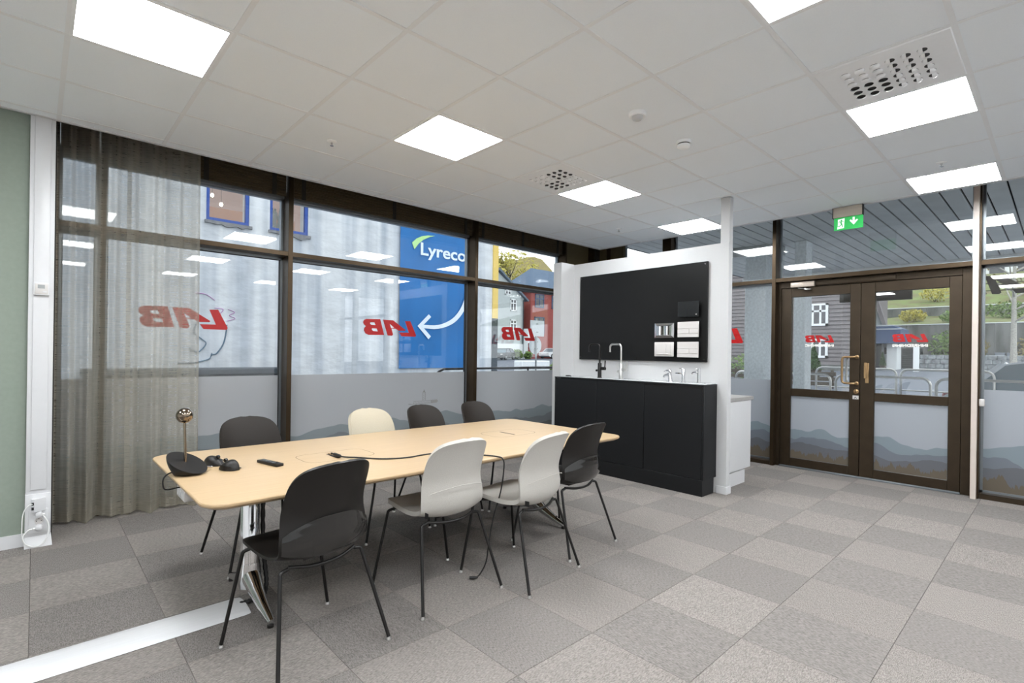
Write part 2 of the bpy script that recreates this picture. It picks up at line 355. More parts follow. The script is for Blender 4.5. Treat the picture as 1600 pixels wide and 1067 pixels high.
# red logo outlines, seen from behind (mirrored), x 0..1 to the right, y 0..1 up
def _lg(pts):
    out = []
    for x, y in pts:
        yt = 225+70*(x-250)/920; yb = 605+35*(x-300)/1065
        out.append(((x-175)/1190, (yb-y)/(yb-yt)))
    return out
LG_B = _lg([(540, 235), (630, 605), (290, 603), (225, 565), (195, 500), (200, 440), (235, 400), (190, 350), (175, 300), (195, 250), (245, 225)])
LG_B1 = _lg([(325, 308), (415, 308), (440, 375), (350, 368), (322, 340)]); LG_B2 = _lg([(360, 447), (465, 455), (490, 520), (390, 512), (360, 480)])
LG_A = _lg([(600, 247), (825, 266), (1115, 490), (1105, 510), (960, 507), (885, 462), (790, 455), (830, 595), (800, 622), (705, 613)])
LG_A1 = _lg([(750, 345), (850, 435), (780, 440)])
LG_L = _lg([(1100, 293), (1225, 293), (1368, 610), (1352, 642), (1022, 632), (968, 545), (1195, 552)])
def logo_mesh(name, place, depth):
    """place(u, v, d) -> xyz; letters with holes, extruded by depth"""
    cu = bpy.data.curves.new('logo_curve', 'CURVE'); cu.dimensions = '2D'; cu.fill_mode = 'BOTH'; cu.extrude = .5
    for poly in (LG_B, LG_B1, LG_B2, LG_A, LG_A1, LG_L):
        sp = cu.splines.new('POLY'); sp.points.add(len(poly)-1); sp.use_cyclic_u = True
        for q, p in zip(sp.points, poly): q.co = (p[0], p[1], 0, 1)
    o = bpy.data.objects.new('logo_tmp', cu); COL.objects.link(o); dg = bpy.context.evaluated_depsgraph_get(); dg.update()
    me = bpy.data.meshes.new_from_object(o.evaluated_get(dg)); bpy.data.objects.remove(o); bpy.data.curves.remove(cu)
    for v in me.vertices: v.co = place(v.co.x, v.co.y, v.co.z*depth)
    me.name = name; return me

# ------------------------------------------------------------------ floor: carpet tiles
CEIL = 2.89
floor = struct('floor', MB().box(-3.6, -4, -.12, 6.9, 5.42, -.004), 'carpet_sheen_dark', 'grey carpet tile floor laid in a quarter-turned chequer')
XB, XE, YE = .494, 6.74, 5.22
tile_me = {}
def carpet_tile(x0, y0, x1, y1, kind, turned):
    w, d = x1-x0, y1-y0
    key = (round(w, 3), round(d, 3), kind, turned)
    if key not in tile_me:
        b = MB(); g = .0004; hw, hd = (w/2, d/2) if not turned else (d/2, w/2)
        b.add([(-hw+g, -hd+g, -.004), (hw-g, -hd+g, -.004), (hw-g, hd-g, -.004), (-hw+g, hd-g, -.004),
               (-hw+.0016, -hd+.0016, 0), (hw-.0016, -hd+.0016, 0), (hw-.0016, hd-.0016, 0), (-hw+.0016, hd-.0016, 0)],
              [(4, 5, 6, 7), (0, 1, 5, 4), (1, 2, 6, 5), (2, 3, 7, 6), (3, 0, 4, 7)])
        me = b.mesh('carpet_tile'); me.materials.append(M[kind]); tile_me[key] = me
    link('carpet_tile', tile_me[key], None, floor, ((x0+x1)/2, (y0+y1)/2, 0), (0, 0, PI/2 if turned else 0))
gx = [2.994+.5*k for k in range(-8, 8)]+[XE]; gy = [.5308+.5*k for k in range(-2, 10)]+[YE]
for i in range(len(gx)-1):
    for j in range(len(gy)-1):
        odd = (i+j) % 2 == 0
        carpet_tile(gx[i], gy[j], gx[i+1], gy[j+1], 'carpet_sheen_light' if odd else 'carpet_sheen_dark', odd)

# ------------------------------------------------------------------ ceiling: grid, tiles, panels
ceiling = struct('ceiling', MB().box(-3.6, -4, CEIL+.06, 6.16, 4.69, CEIL+.10), 'ceiling_white', 'white suspended ceiling of square tiles in a T-grid')
GX, GY = 1.305, 2.159
I0, I1, J0, J1 = -8, 8, -10, 4
EX, EY = 6.153, 4.685
LIGHTS = [(-2, 1), (1, 1), (4, 1), (7, 1), (1, -3), (4, -3), (7, -3), (-2, -3), (-5, 1), (-5, -3), (-2, -7), (1, -7), (4, -7), (7, -7), (-5, -7)]
VENTS = [(3, 1), (3, -3)]
ctile = {}
for i in range(I0, I1+1):
    for j in range(J0, J1+1):
        x0, y0 = GX+.6*i, GY+.6*j; x1, y1 = min(x0+.6, EX), min(y0+.6, EY)
        if (i, j) in LIGHTS or (i, j) in VENTS or x1-x0 < .03 or y1-y0 < .03: continue
        key = (round(x1-x0, 3), round(y1-y0, 3))
        if key not in ctile:
            w, d = x1-x0, y1-y0
            ctile[key] = MB().rbox(.006, .006, .003, w-.006, d-.006, .018, .003, 1).mesh('ceiling_tile'); ctile[key].materials.append(M['ceiling_white'])
        link('ceiling_tile', ctile[key], None, ceiling, (x0, y0, CEIL))
for i in range(I0, I1+2):
    x = GX+.6*i
    if x < EX: link('grid_rail', MB().box(x-.012, -4, CEIL, x+.012, EY, CEIL+.0025), 'grid_white', ceiling)
for j in range(J0, J1+2):
    y = GY+.6*j
    if y < EY: link('grid_rail', MB().box(-3.6, y-.012, CEIL-.0005, EX, y+.012, CEIL+.002), 'grid_white', ceiling)
link('edge_trim', MB().box(-.04, EY-.022, CEIL-.004, EX, EY, CEIL+.03).box(-3.6, EY-.022, CEIL-.004, -.04, EY, CEIL+.03), 'trim_white', ceiling)
link('edge_trim', MB().box(EX-.022, -4, CEIL-.004, EX, EY, CEIL+.03), 'trim_white', ceiling)
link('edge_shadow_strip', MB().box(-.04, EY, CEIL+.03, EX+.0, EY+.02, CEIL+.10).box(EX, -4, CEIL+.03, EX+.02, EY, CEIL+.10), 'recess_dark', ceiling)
lf = MB(); w = .6
lf.box(.004, .004, -.002, .596, .020, .05).box(.004, .58, -.002, .596, .596, .05).box(.004, .02, -.002, .02, .58, .05).box(.58, .02, -.002, .596, .58, .05)
lfm = lf.mesh('frame'); lfm.materials.append(M['fixture_white'])
lpm = MB().box(.02, .02, -.001, .58, .58, .004).mesh('diffuser'); lpm.materials.append(M['led_panel'])
LLAB = {(-2, 1): 'square white ceiling light panel above the curtain end of the table', (1, 1): 'square white ceiling light panel above the middle of the long table',
        (4, 1): 'square white ceiling light panel beside the small round-holed air vent', (7, 1): 'square white ceiling light panel next to the white partition post',
        (1, -3): 'square white ceiling light panel cut by the top edge of the picture', (4, -3): 'square white ceiling light panel beside the large louvred air vent',
        (7, -3): 'square white ceiling light panel nearest the glass entrance doors'}
for c in LIGHTS:
    t = thing('ceiling_light', LLAB.get(c, 'square white ceiling light panel behind the viewpoint, outside the picture'), 'ceiling light', (GX+.6*c[0], GY+.6*c[1], CEIL), 0, 'ceiling light panels')
    link('frame', lfm, None, t); link('diffuser', lpm, None, t)
# air vents: plate with louvred holes
def vent(c, label):
    t = thing('ceiling_vent', label, 'air vent', (GX+.6*c[0], GY+.6*c[1], CEIL), 0, 'ceiling air vents')
    link('plate', MB().rbox(.012, .012, -.006, .588, .588, .012, .004, 1), 'fixture_white', t)
    dk = MB().lathe([(.021, -.0075), (.021, -.0055)], 14).mesh('louvre_hole', True); dk.materials.append(M['vent_dark'])
    sc = MB()
    rings = [(.024, 0), (.023, .006), (.019, .011), (.01, .014), (.001, .015)]
    for k, (r, h) in enumerate(rings):
        for q in range(9): a = PI*q/8; sc.v.append((r*math.cos(a), r*math.sin(a)-.004, -.006-h))
    for k in range(4):
        for q in range(8): a = k*9+q; sc.f.append((a, a+1, a+10, a+9))
    scm = sc.mesh('louvre_scoop', True); scm.materials.append(M['fixture_white'])
    for a in range(6):
        for b in range(6):
            x, y = .3+(a-2.5)*.066, .3+(b-2.5)*.066
            rot = (0 if (a < 3) else PI) + (PI/2 if b >= 3 else 0)
            h = link('louvre_hole', dk, None, t, (x, y, 0)); link('louvre_scoop', scm, None, h, (0, 0, 0), (0, 0, rot))
    return t
vent((3, 1), 'small-looking square air vent with round holes beside a light panel above the table'); vent((3, -3), 'large square air vent with scooped round louvres at upper right')
# sprinklers and detectors
def sprinkler(x, y, label):
    t = thing('sprinkler', label, 'sprinkler', (x, y, CEIL), 0, 'ceiling sprinklers')
    link('rose', MB().lathe([(.034, .004), (.034, -.001), (.026, -.006), (.012, -.007)], 20), 'fixture_white', t)
    link('head', MB().lathe([(.008, -.006), (.008, -.018), (.004, -.022), (.004, -.03)], 12), 'chrome', t)
    link('deflector', MB().lathe([(.014, -.031), (.014, -.033)], 14), 'chrome', t)
sprinkler(1.602, 3.686, 'small chrome sprinkler in the ceiling above the curtained window'); sprinkler(5.289, 3.738, 'small chrome sprinkler in the ceiling above the white partition')
sprinkler(5.239, .669, 'small chrome sprinkler in the ceiling between two light panels near the doors')
t = thing('motion_sensor', 'round white motion sensor with a domed lens on the ceiling', 'sensor', (2.828, 1.869, CEIL))
link('base', MB().lathe([(.055, .003), (.055, -.012), (.048, -.02)], 24), 'fixture_white', t); link('lens', MB().lathe([(.036, -.018), (.034, -.03), (.024, -.042), (.008, -.048)], 20), 'lens_grey', t)
t = thing('smoke_detector', 'round white smoke detector with slots on the ceiling', 'smoke detector', (3.442, 1.881, CEIL))
link('base', MB().lathe([(.052, .003), (.052, -.016)], 24), 'fixture_white', t); link('cap', MB().lathe([(.046, -.024), (.044, -.04), (.03, -.05), (.012, -.052)], 24), 'fixture_white', t)
link('slot_ring', MB().lathe([(.043, -.016), (.043, -.024)], 24), 'vent_dark', t)

# ------------------------------------------------------------------ walls
struct('wall_left', MB().box(-3.6, 4.73, 0, -.03, 4.95, 3.3), 'wall_green', 'sage green painted wall at the far left')
struct('baseboard_left', MB().box(-3.6, 4.714, 0, -.035, 4.73, .085), 'trim_white', 'white skirting along the green wall')
struct('wall_side', MB().box(-3.7, -4, 0, -3.6, 4.95, 3.3), 'wall_white_rear'); struct('wall_back', MB().box(-3.7, -4.1, 0, 6.9, -4, 3.3), 'wall_white_rear')
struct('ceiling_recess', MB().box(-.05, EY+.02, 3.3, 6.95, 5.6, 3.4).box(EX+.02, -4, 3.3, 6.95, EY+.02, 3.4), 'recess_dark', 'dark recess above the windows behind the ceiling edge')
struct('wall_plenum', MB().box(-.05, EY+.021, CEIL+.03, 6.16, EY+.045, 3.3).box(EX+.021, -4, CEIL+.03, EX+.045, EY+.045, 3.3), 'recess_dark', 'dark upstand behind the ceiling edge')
struct('trim_1', MB().box(.085, 4.70, 0, .10, 5.2, 3.3), 'recess_dark', 'dark window reveal beside the white duct')
# white cable duct column
duct = thing('cable_duct', 'tall white cable duct from floor to ceiling beside the green wall', 'cable duct', (-.035, 4.67, 0))
link('body', MB().rbox(0, .01, .35, .128, .13, CEIL-.002, .002), 'trim_white', duct)
link('cover_strip', MB().rbox(.024, 0, .38, .104, .012, CEIL-.004, .002), 'trim_white', duct)
link('lower_cover', MB().rbox(-.002, -.004, .06, .128, .126, .352, .003), 'trim_white', duct)
link('foot', MB().add([(-.004, -.03, 0), (.136, -.03, 0), (.136, .06, 0), (-.004, .06, 0), (-.004, -.006, .07), (.13, -.006, .07), (.13, .06, .07), (-.004, .06, .07)], [(0, 3, 2, 1), (4, 5, 6, 7), (0, 1, 5, 4), (1, 2, 6, 5), (2, 3, 7, 6), (3, 0, 4, 7)]), 'trim_white', duct)
th = thing('thermostat', 'square white thermostat with grey display on the cable duct', 'thermostat', (.03, 4.67, 1.73))
link('body', MB().rbox(-.041, -.022, -.043, .041, 0, .043, .004), 'trim_white', th); link('face', MB().rbox(-.033, -.026, -.034, .033, -.02, .034, .003), 'plate_white', th)
link('display', MB().box(-.019, -.0275, .002, .017, -.025, .027), 'lcd_grey', th); link('button', MB().rbox(.006, -.0275, -.027, .026, -.025, -.014, .001), 'trim_white', th)
dj = thing('data_socket', 'white angled network socket box low on the cable duct', 'socket', (.03, 4.666, .282))
link('body', MB().prism([(-.036, 0), (.036, 0), (.036, -.012), (-.02, -.04), (-.036, -.03)], -.042, .042, 'Z'), 'trim_white', dj)
for z in (.014, -.018): link('port', MB().box(-.0345, -.031, z-.009, -.0225, -.0395, z+.009), 'label_black', dj)
so = thing('wall_socket', 'white triple power socket at the foot of the cable duct', 'socket', (.03, 4.666, .175))
link('plate', MB().rbox(-.05, -.008, -.085, .05, .002, .075, .003), 'trim_white', so)
for z in (.044, -.003, -.043):
    r = link('socket_ring', MB().lathe([(.022, 0), (.022, .004), (.018, .004), (.018, .001)], 20), 'plate_white', so, (.003, -.008, z), (PI/2, 0, 0))
for dx, dz in ((-.009, -.003), (.015, -.003), (.003, .012)): link('pin_hole', MB().lathe([(.0028, 0), (.0028, .001)], 8), 'label_black', so, (dx, -.0095, dz), (PI/2, 0, 0))
def plug(z, label, rz):
    p = thing('power_plug', label, 'plug', (.033, 4.657, z))
    link('body', MB().lathe([(.021, 0), (.021, .012), (.017, .03), (.008, .034)], 20), 'trim_white', p, None, (PI/2, 0, 0)); link('sleeve', MB().tube([(-.01*rz, -.02, -.004), (-.03*rz, -.022, -.002)], .007, 8), 'cable_white', p)
plug(.219, 'white power plug in the upper socket of the cable duct', -1); plug(.132, 'white power plug in the lowest socket of the cable duct', 1)
cpts = catmull([(.0, 4.632, .130), (-.02, 4.63, .125), (-.045, 4.632, .085), (-.03, 4.632, .035), (.01, 4.63, .012), (.05, 4.632, .022), (.078, 4.632, .08), (.08, 4.632, .15), (.06, 4.634, .2), (.045, 4.636, .215)], 36)
tag(link('extension_lead', MB().tube(cpts, .004, 7), 'cable_white'), 'white power cord looped between two plugs by the floor', 'cord')
cpts = catmull([(.006, 4.63, .296), (-.02, 4.625, .29), (-.045, 4.63, .24), (-.05, 4.635, .15), (-.048, 4.636, .08), (-.03, 4.634, .03), (.0, 4.64, .009)], 30)
tag(link('network_cable', MB().tube(cpts, .003, 7), 'cable_white'), 'white network cable hanging from the data socket', 'cable')

# ------------------------------------------------------------------ window wall (Y = 5.2 front, glass 5.38)
WF, WG = 5.20, 5.375
n_trim = 2
for x0, x1 in ((.098, .128), (.375, .412), (1.834, 1.880), (4.207, 4.257), (5.986, 6.016), (6.66, 6.72)):
    struct('trim_%d' % n_trim, MB().rbox(x0, WF, 0, x1, 5.42, 3.3, .002, 1), 'bronze', 'bronze aluminium window mullion'); n_trim += 1
struct('trim_%d' % n_trim, MB().rbox(.1, WF+.004, 2.27, 6.0, 5.42, 2.3147, .002, 1), 'bronze', 'bronze aluminium transom across the window'); n_trim += 1
struct('trim_%d' % n_trim, MB().rbox(.1, WF+.004, 0, 6.7, 5.42, .075, .003, 1), 'bronze', 'bottom rail of the window'); n_trim += 1
struct('trim_%d' % n_trim, MB().rbox(.1, 5.33, 2.858, 6.0, 5.42, 2.93, .002, 1), 'alu_grey', 'grey aluminium window head'); n_trim += 1
struct('trim_%d' % n_trim, MB().box(6.016, 5.3, .07, 6.66, 5.42, 3.3), 'panel_olive', 'brown blind panel beside the window corner'); n_trim += 1
bays = [(.128, .375), (.412, 1.834), (1.880, 4.207), (4.257, 5.986)]
FT = 1.085
for k, (x0, x1) in enumerate(bays):
    wnd = struct('window_%d' % (k+1), None, None, 'tall window bay with a clear upper pane, a logo and a frosted printed film below')
    b = MB()
    for z0, z1 in ((.075, 2.27), (2.3147, 2.862)):
        b.box(x0, 5.35, z0, x0+.022, 5.40, z1).box(x1-.022, 5.35, z0, x1, 5.40, z1).box(x0, 5.35, z0, x1, 5.40, z0+.022).box(x0, 5.35, z1-.022, x1, 5.40, z1)
    link('glazing_bead', b, 'alu_grey', wnd)
    link('gasket', MB().box(x0+.022, 5.355, .097, x0+.027, 5.395, 2.248).box(x1-.027, 5.355, .097, x1-.022, 5.395, 2.248).box(x0+.022, 5.355, 2.243, x1-.022, 5.395, 2.248), 'gasket', wnd)
    link('pane', MB().box(x0+.02, WG, .09, x1-.02, WG+.012, 2.255), 'glass', wnd); link('pane', MB().box(x0+.02, WG, 2.33, x1-.02, WG+.012, 2.85), 'glass', wnd)
    link('frosted_film', MB().box(x0+.024, WG-.004, .095, x1-.024, WG-.002, FT), 'film_window', wnd)
    lx = {1: (.648, 1.343), 2: (2.728, 3.428), 3: (4.832, 5.508)}.get(k)
    if lx:
        lm = logo_mesh('logo_sticker', lambda u, v, d, a=lx: (a[0]+(a[1]-a[0])*u, WG-.003+d, 1.525+.182*v), .002); link('logo_sticker', lm, 'lab_red', wnd)
    if k == 2:   # printed tower and truss on the film
        mo = MB(); yy0, yy1 = WG-.0055, WG-.0042
        for (xa, za, xb, zb) in ((3.40, .70, 3.70, .705), (3.40, .735, 3.70, .738), (3.535, .74, 3.54, .84), (3.572, .74, 3.577, .84), (3.552, .85, 3.559, .875)): mo.box(xa, yy0, za, xb, yy1, zb)
        for q in range(14): x = 3.40+q*.0215; mo.prism([(x, .703), (x+.004, .703), (x+.0225, .737), (x+.0185, .737)], yy0, yy1, 'Y')
        for q in range(4): z = .745+q*.023; mo.prism([(3.537, z), (3.575, z+.019), (3.575, z+.023), (3.537, z+.004)], yy0, yy1, 'Y')
        mo.prism([(3.535, .838), (3.577, .838), (3.5575, .872)], yy0, yy1, 'Y').prism([(3.66, .70), (3.75, .703), (3.765, .722), (3.75, .742), (3.66, .737)], yy0, yy1, 'Y').prism([(3.33, .70), (3.40, .695), (3.40, .70), (3.34, .708)], yy0, yy1, 'Y')
        link('printed_tower', mo, 'laminate_grey', wnd)
# rolled woven blinds at the window head
for k, (x0, x1) in enumerate(bays):
    bl = thing('woven_blind', ['dark woven blind rolled up in the narrow bay behind the curtain', 'dark woven blind rolled up above the curtained window bay', 'dark woven blind rolled up above the widest window bay', 'dark woven blind rolled up above the window bay next to the partition'][k], 'blind', (0, 0, 0), 0, 'woven blinds at the window head')
    b = MB(); z = 2.872; q = 0
    while z < 3.28:
        b.rbox(x0+.004, 5.262+.006*(q % 2), z, x1-.004, 5.285+.006*(q % 2), z+.0125, .003, 1); z += .0145; q += 1
    link('slats', b, 'blind_weave', bl)
    for x in (((x0+.12), (x0+x1)/2, (x1-.12)) if k else ()):
        link('lift_tape', MB().box(x-.02, 5.254, 2.868, x+.02, 5.262, 3.28), 'recess_dark', bl)
# sheer curtains
def curtain(name, x0, x1, ph, label, loc_y):
    t = thing(name, label, 'curtain', ((x0+x1)/2, loc_y, 0), 0, 'sheer curtains')
    nx, nz = 110, 34; b = MB(); xc = (x0+x1)/2; h = MB()
    def P(i, j, off=0.0):
        u = i/nx; s = j/nz; x = x0+(x1-x0)*u
        fold = .026*math.sin(2*PI*(u*3.6+ph)+.9*math.sin(5*u+ph))+.007*math.sin(2*PI*(u*8.3+ph*2))
        flare = 1+.5*(1-s)**3
        return (x-xc+.012*(1-s)*math.sin(7*u+ph), fold*flare+off+.015*(1-s)*math.sin(4*u*PI+ph), .012+s*(3.1-.012)+(.012*math.sin(11*u+ph) if j == 0 else 0))
    for j in range(nz+1):
        for i in range(nx+1): b.v.append(P(i, j))
    for j in range(nz):
        for i in range(nx): a = j*(nx+1)+i; b.f.append((a, a+1, a+nx+2, a+nx+1))
    link('cloth', b, 'curtain_sheer', t)
    for j in range(2):
        for i in range(nx+1): p = P(i, j, -.003); h.v.append((p[0], p[1], p[2]*(.95 if j else 1)))
    for i in range(nx): h.f.append((i, i+1, i+nx+2, i+nx+1))
    link('hem', h, 'curtain_sheer', t)
curtain('sheer_curtain', .105, .56, .1, 'brownish sheer curtain hanging against the white cable duct', 5.10)
curtain('sheer_curtain', .53, 1.04, .45, 'brownish sheer curtain with the free edge across the red logo', 5.075)

# ------------------------------------------------------------------ entrance facade (X = 6.70 front)
FX = 6.70
for y0, y1, m in ((5.16, 5.42, 'recess_dark'), (4.945, 4.965, 'bronze'), (3.839, 3.972, 'bronze'), (2.415, 2.458, 'bronze'), (.548, .605, 'bronze'), (-1.3, -1.25, 'bronze'), (-3.1, -3.05, 'bronze')):
    struct('trim_%d' % n_trim, MB().rbox(FX, y0, 0, FX+.17, y1, 3.3, .002, 1), m, 'bronze aluminium mullion of the entrance front'); n_trim += 1
struct('trim_%d' % n_trim, MB().rbox(FX+.004, -4, 2.255, FX+.16, 5.16, 2.302, .002, 1), 'bronze', 'bronze transom above the entrance doors'); n_trim += 1
struct('trim_%d' % n_trim, MB().rbox(FX+.02, -4, 0, FX+.17, .548, .05, .002, 1).rbox(FX+.02, 2.458, 0, FX+.17, 5.16, .05, .002, 1), 'door_bronze', 'bottom rail of the entrance glazing'); n_trim += 1
struct('trim_%d' % n_trim, MB().rbox(6.652, .562, 0, FX, .606, 3.3, .002, 1), 'post_warm_lit', 'slim white post beside the entrance doors'); n_trim += 1
struct('trim_%d' % n_trim, MB().box(6.78, 4.70, 0, 6.86, 4.945, 3.3).box(6.78, 4.965, 0, 6.86, 5.16, 3.3), 'panel_olive', 'brown blind panel at the entrance corner'); n_trim += 1
n_win = len(bays)+1
for y0, y1, low in ((3.972, 4.70, 1), (2.458, 3.839, 1), (.605, 2.415, 0), (-1.25, .548, 1), (-3.05, -1.3, 1)):
    wnd = struct('window_%d' % n_win, None, None, 'fixed glazing of the entrance front'); n_win += 1
    b = MB(); zs = [(2.302, 3.26)]+([(.05, 2.255)] if low else [])
    for z0, z1 in zs:
        b.box(6.82, y0, z0, 6.86, y0+.02, z1).box(6.82, y1-.02, z0, 6.86, y1, z1).box(6.82, y0, z0, 6.86, y1, z0+.02).box(6.82, y0, z1-.02, 6.86, y1, z1)
    link('glazing_bead', b, 'alu_grey', wnd)
    for z0, z1 in zs: link('pane', MB().box(6.835, y0+.018, z0+.018, 6.847, y1-.018, z1-.018), 'glass', wnd)
    if low: link('frosted_film', MB().box(6.831, y0+.02, .07, 6.833, y1-.02, 1.05), 'film_door', wnd)
    if abs(y0-2.458) < .01:
        lm = logo_mesh('logo_sticker', lambda u, v, d: (6.832+d, 2.855+.69*(1-u), 1.513+.195*v), .002); link('logo_sticker', lm, 'lab_red', wnd)
# double door
door = struct('door_1', None, None, 'bronze aluminium double entrance door with glass and printed film', (0, 0, 0))
link('door_frame', MB().rbox(6.79, 2.378, 0, 6.88, 2.449, 2.255, .002, 1).rbox(6.79, .606, 0, 6.88, .691, 2.255, .002, 1).rbox(6.79, .691, 2.183, 6.88, 2.378, 2.255, .002, 1), 'door_bronze', door)
link('threshold', MB().rbox(6.775, .69, -.004, 6.83, 2.38, .010, .002, 1), 'alu_grey', door)
for (ya, yb, ga, gb) in ((1.549, 2.376, 1.649, 2.263), (.693, 1.545, .791, 1.414)):
    lf_ = link('door_leaf', MB().rbox(6.80, ya, .012, 6.86, ga, 2.179, .003, 1).rbox(6.80, gb, .012, 6.86, yb, 2.179, .003, 1).rbox(6.80, ga, 2.07, 6.86, gb, 2.179, .003, 1).rbox(6.80, ga, .866, 6.86, gb, .957, .003, 1).rbox(6.80, ga, .012, 6.86, gb, .113, .003, 1), 'door_bronze', door)
    link('sweep', MB().box(6.793, ya+.004, .002, 6.80, yb-.004, .016), 'alu_grey', lf_)
    link('pane', MB().box(6.824, ga, .955, 6.836, gb, 2.072), 'glass', lf_); link('pane', MB().box(6.824, ga, .112, 6.836, gb, .868), 'glass', lf_)
    link('frosted_film', MB().box(6.820, ga+.003, .117, 6.822, gb-.003, .863), 'film_door', lf_)
    ly = (1.810, 2.115) if ya > 1.5 else (.956, 1.262)
    link('logo_sticker', logo_mesh('logo_sticker', lambda u, v, d, a=ly: (6.821+d, a[1]-(a[1]-a[0])*u, 1.517+.084*v), .002), 'lab_red', lf_)
    tm = fit_text(text_mesh('INNREDNING', .1, .001, .004), ly[1]-ly[0]-.004, .030)
    for v in tm.vertices: v.co = (6.821+v.co.z, ly[0]+.002+v.co.x, 1.466+v.co.y)
    link('lettering', tm, 'lettering_white', lf_)
    if ya > 1.5:
        hp = [(6.80, 1.576, 1.352), (6.765, 1.578, 1.352), (6.748, 1.592, 1.352), (6.745, 1.62, 1.352), (6.745, 1.685, 1.350), (6.745, 1.702, 1.34), (6.745, 1.708, 1.32), (6.745, 1.708, 1.085), (6.745, 1.702, 1.065), (6.745, 1.685, 1.056), (6.745, 1.62, 1.053), (6.748, 1.592, 1.053), (6.765, 1.578, 1.053), (6.80, 1.576, 1.053)]
        link('pull_handle', MB().tube(hp, .0125, 10), 'brass_bronze', lf_)
        link('outer_handle', MB().tube([(6.86+6.80-p[0], p[1], p[2]) for p in hp], .0125, 10), 'brushed_steel', lf_)
        for z in (1.352, 1.053): link('rosette', MB().lathe([(.021, 0), (.021, .007), (.017, .010)], 18), 'brass_bronze', lf_, (6.80, 1.578, z), (0, -PI/2, 0))
        link('lock_cylinder', MB().lathe([(.026, 0), (.026, .006), (.012, .012), (.012, .018)], 20), 'brass_bronze', lf_, (6.80, 1.583, .963), (0, -PI/2, 0))
        link('keyhole', MB().box(6.779, 1.580, .952, 6.784, 1.586, .97), 'label_black', lf_)
        st = link('pictogram_sticker', MB().rbox(6.7975, 1.556, .876, 6.80, 1.614, .918, .0008, 1), 'plate_white', lf_)
        link('pictogram', MB().prism([(1.570, .884), (1.578, .884), (1.586, .897), (1.594, .884), (1.602, .884), (1.588, .905)], 6.7965, 6.7975, 'X'), 'label_black', lf_)
    else:
        link('bolt_plate', MB().rbox(6.79, 1.462, 1.062, 6.80, 1.497, 1.285, .002, 1), 'brass_bronze', lf_)
        link('bolt_lever', MB().rbox(6.778, 1.480, 1.115, 6.792, 1.508, 1.29, .003, 1), 'brass_bronze', lf_); link('bolt_knob', MB().rbox(6.77, 1.462, 1.13, 6.79, 1.48, 1.205, .002, 1), 'brass_bronze', lf_)
cl = thing('door_closer', 'peach-coloured door closer box with folding arm above the left door leaf', 'door closer', (6.79, 2.13, 2.21))
link('body', MB().rbox(-.05, -.128, -.03, 0, .128, .034, .004), 'sign_alu', cl)
link('arm', MB().tube([(-.03, .05, -.03), (-.03, .045, -.042), (-.04, -.03, -.055)], .007, 8), 'brushed_steel', cl)
link('arm_joint', MB().lathe([(.011, 0), (.011, .02)], 12), 'brushed_steel', cl, (-.04, -.03, -.065)); link('arm_bracket', MB().rbox(-.045, -.09, -.068, .012, -.035, -.054, .003), 'brushed_steel', cl)
link('head_cover', MB().rbox(-.02, -.9, -.02, 0, -.135, .034, .003), 'door_bronze', cl)
tag(link('door_magnet', MB().rbox(-.022, -.02, -.035, .0, .02, .035, .006), 'plate_white', None, (6.70, .53, .93)), 'small cream box on the mullion beside the white post', 'sensor')
# ------------------------------------------------------------------ partition with post
part = struct('wall_partition', MB().box(4.935, 2.21, 0, 5.01, 4.268, 2.447), 'wall_white', 'low white partition wall')
struct('wall_return', MB().box(4.694, 4.142, 0, 4.935, 4.268, 2.45), 'wall_white', 'short white return at the end of the partition')
struct('trim_%d' % n_trim, MB().rbox(4.943, 2.205, 2.447, 5.01, 2.296, CEIL, .002, 1).rbox(4.934, 2.205, 0, 5.012, 2.296, 2.447, .002, 1), 'wall_white', 'white post carrying the partition up to the ceiling'); n_trim += 1
struct('baseboard_partition', MB().rbox(4.922, 2.195, 0, 5.022, 2.30, .075, .003, 1), 'trim_white', 'white plinth block at the partition post')

# ------------------------------------------------------------------ black cabinet, panel, plates, taps
cab = thing('black_cabinet', 'black three-door base cabinet standing along the white partition', 'cabinet', (4.67, 3.26, 0))
link('body', MB().box(.02, -.935, .16, .26, .862, 1.05), 'cabinet_black', cab)
link('side_panel', MB().rbox(-.002, -.955, .155, .264, -.935, 1.062, .002, 1), 'cabinet_black', cab)
link('side_panel', MB().rbox(-.002, .928, .155, .021, .942, 1.062, .002, 1), 'cabinet_black', cab)
link('plinth', MB().rbox(.0, -.945, 0, .235, .878, .155, .002, 1).rbox(.0, .878, 0, .02, .94, .155, .002, 1), 'cabinet_black', cab)
for ya, yb in ((-.932, -.305), (-.299, .305), (.311, .927)): link('door', MB().rbox(-.0, ya, .16, .019, yb, 1.046, .0015, 1), 'cabinet_black', cab)
link('pull_strip', MB().rbox(-.002, -.925, 1.031, .004, -.312, 1.044, .001, 1), 'black_metal', cab)
link('top_edge', MB().rbox(-.004, -.957, 1.05, .262, .878, 1.064, .0015, 1).rbox(-.004, .878, 1.05, .021, .945, 1.064, .0015, 1), 'cabinet_black', cab)
tag(link('glass_top', MB().rbox(4.682, 2.315, 1.0645, 4.932, 4.136, 1.0715, .0015, 1), 'top_light'), 'pale glossy glass top lying on the black cabinet', 'worktop')
bd = thing('display_board', 'large matt black display board screwed to the white partition', 'board', (4.934, 3.215, 1.78))
link('board', MB().rbox(-.030, -.812, -.502, -.006, .806, .502, .002, 1), 'board_black', bd)
link('spacer', MB().box(-.008, -.7, -.4, 0, .7, .4), 'board_black', bd)
for y in (-.785, 0, .78):
    for z in (-.475, .475): link('screw', MB().lathe([(.008, 0), (.008, .003), (.003, .004)], 10), 'black_gloss', bd, (-.030, y, z), (0, -PI/2, 0))
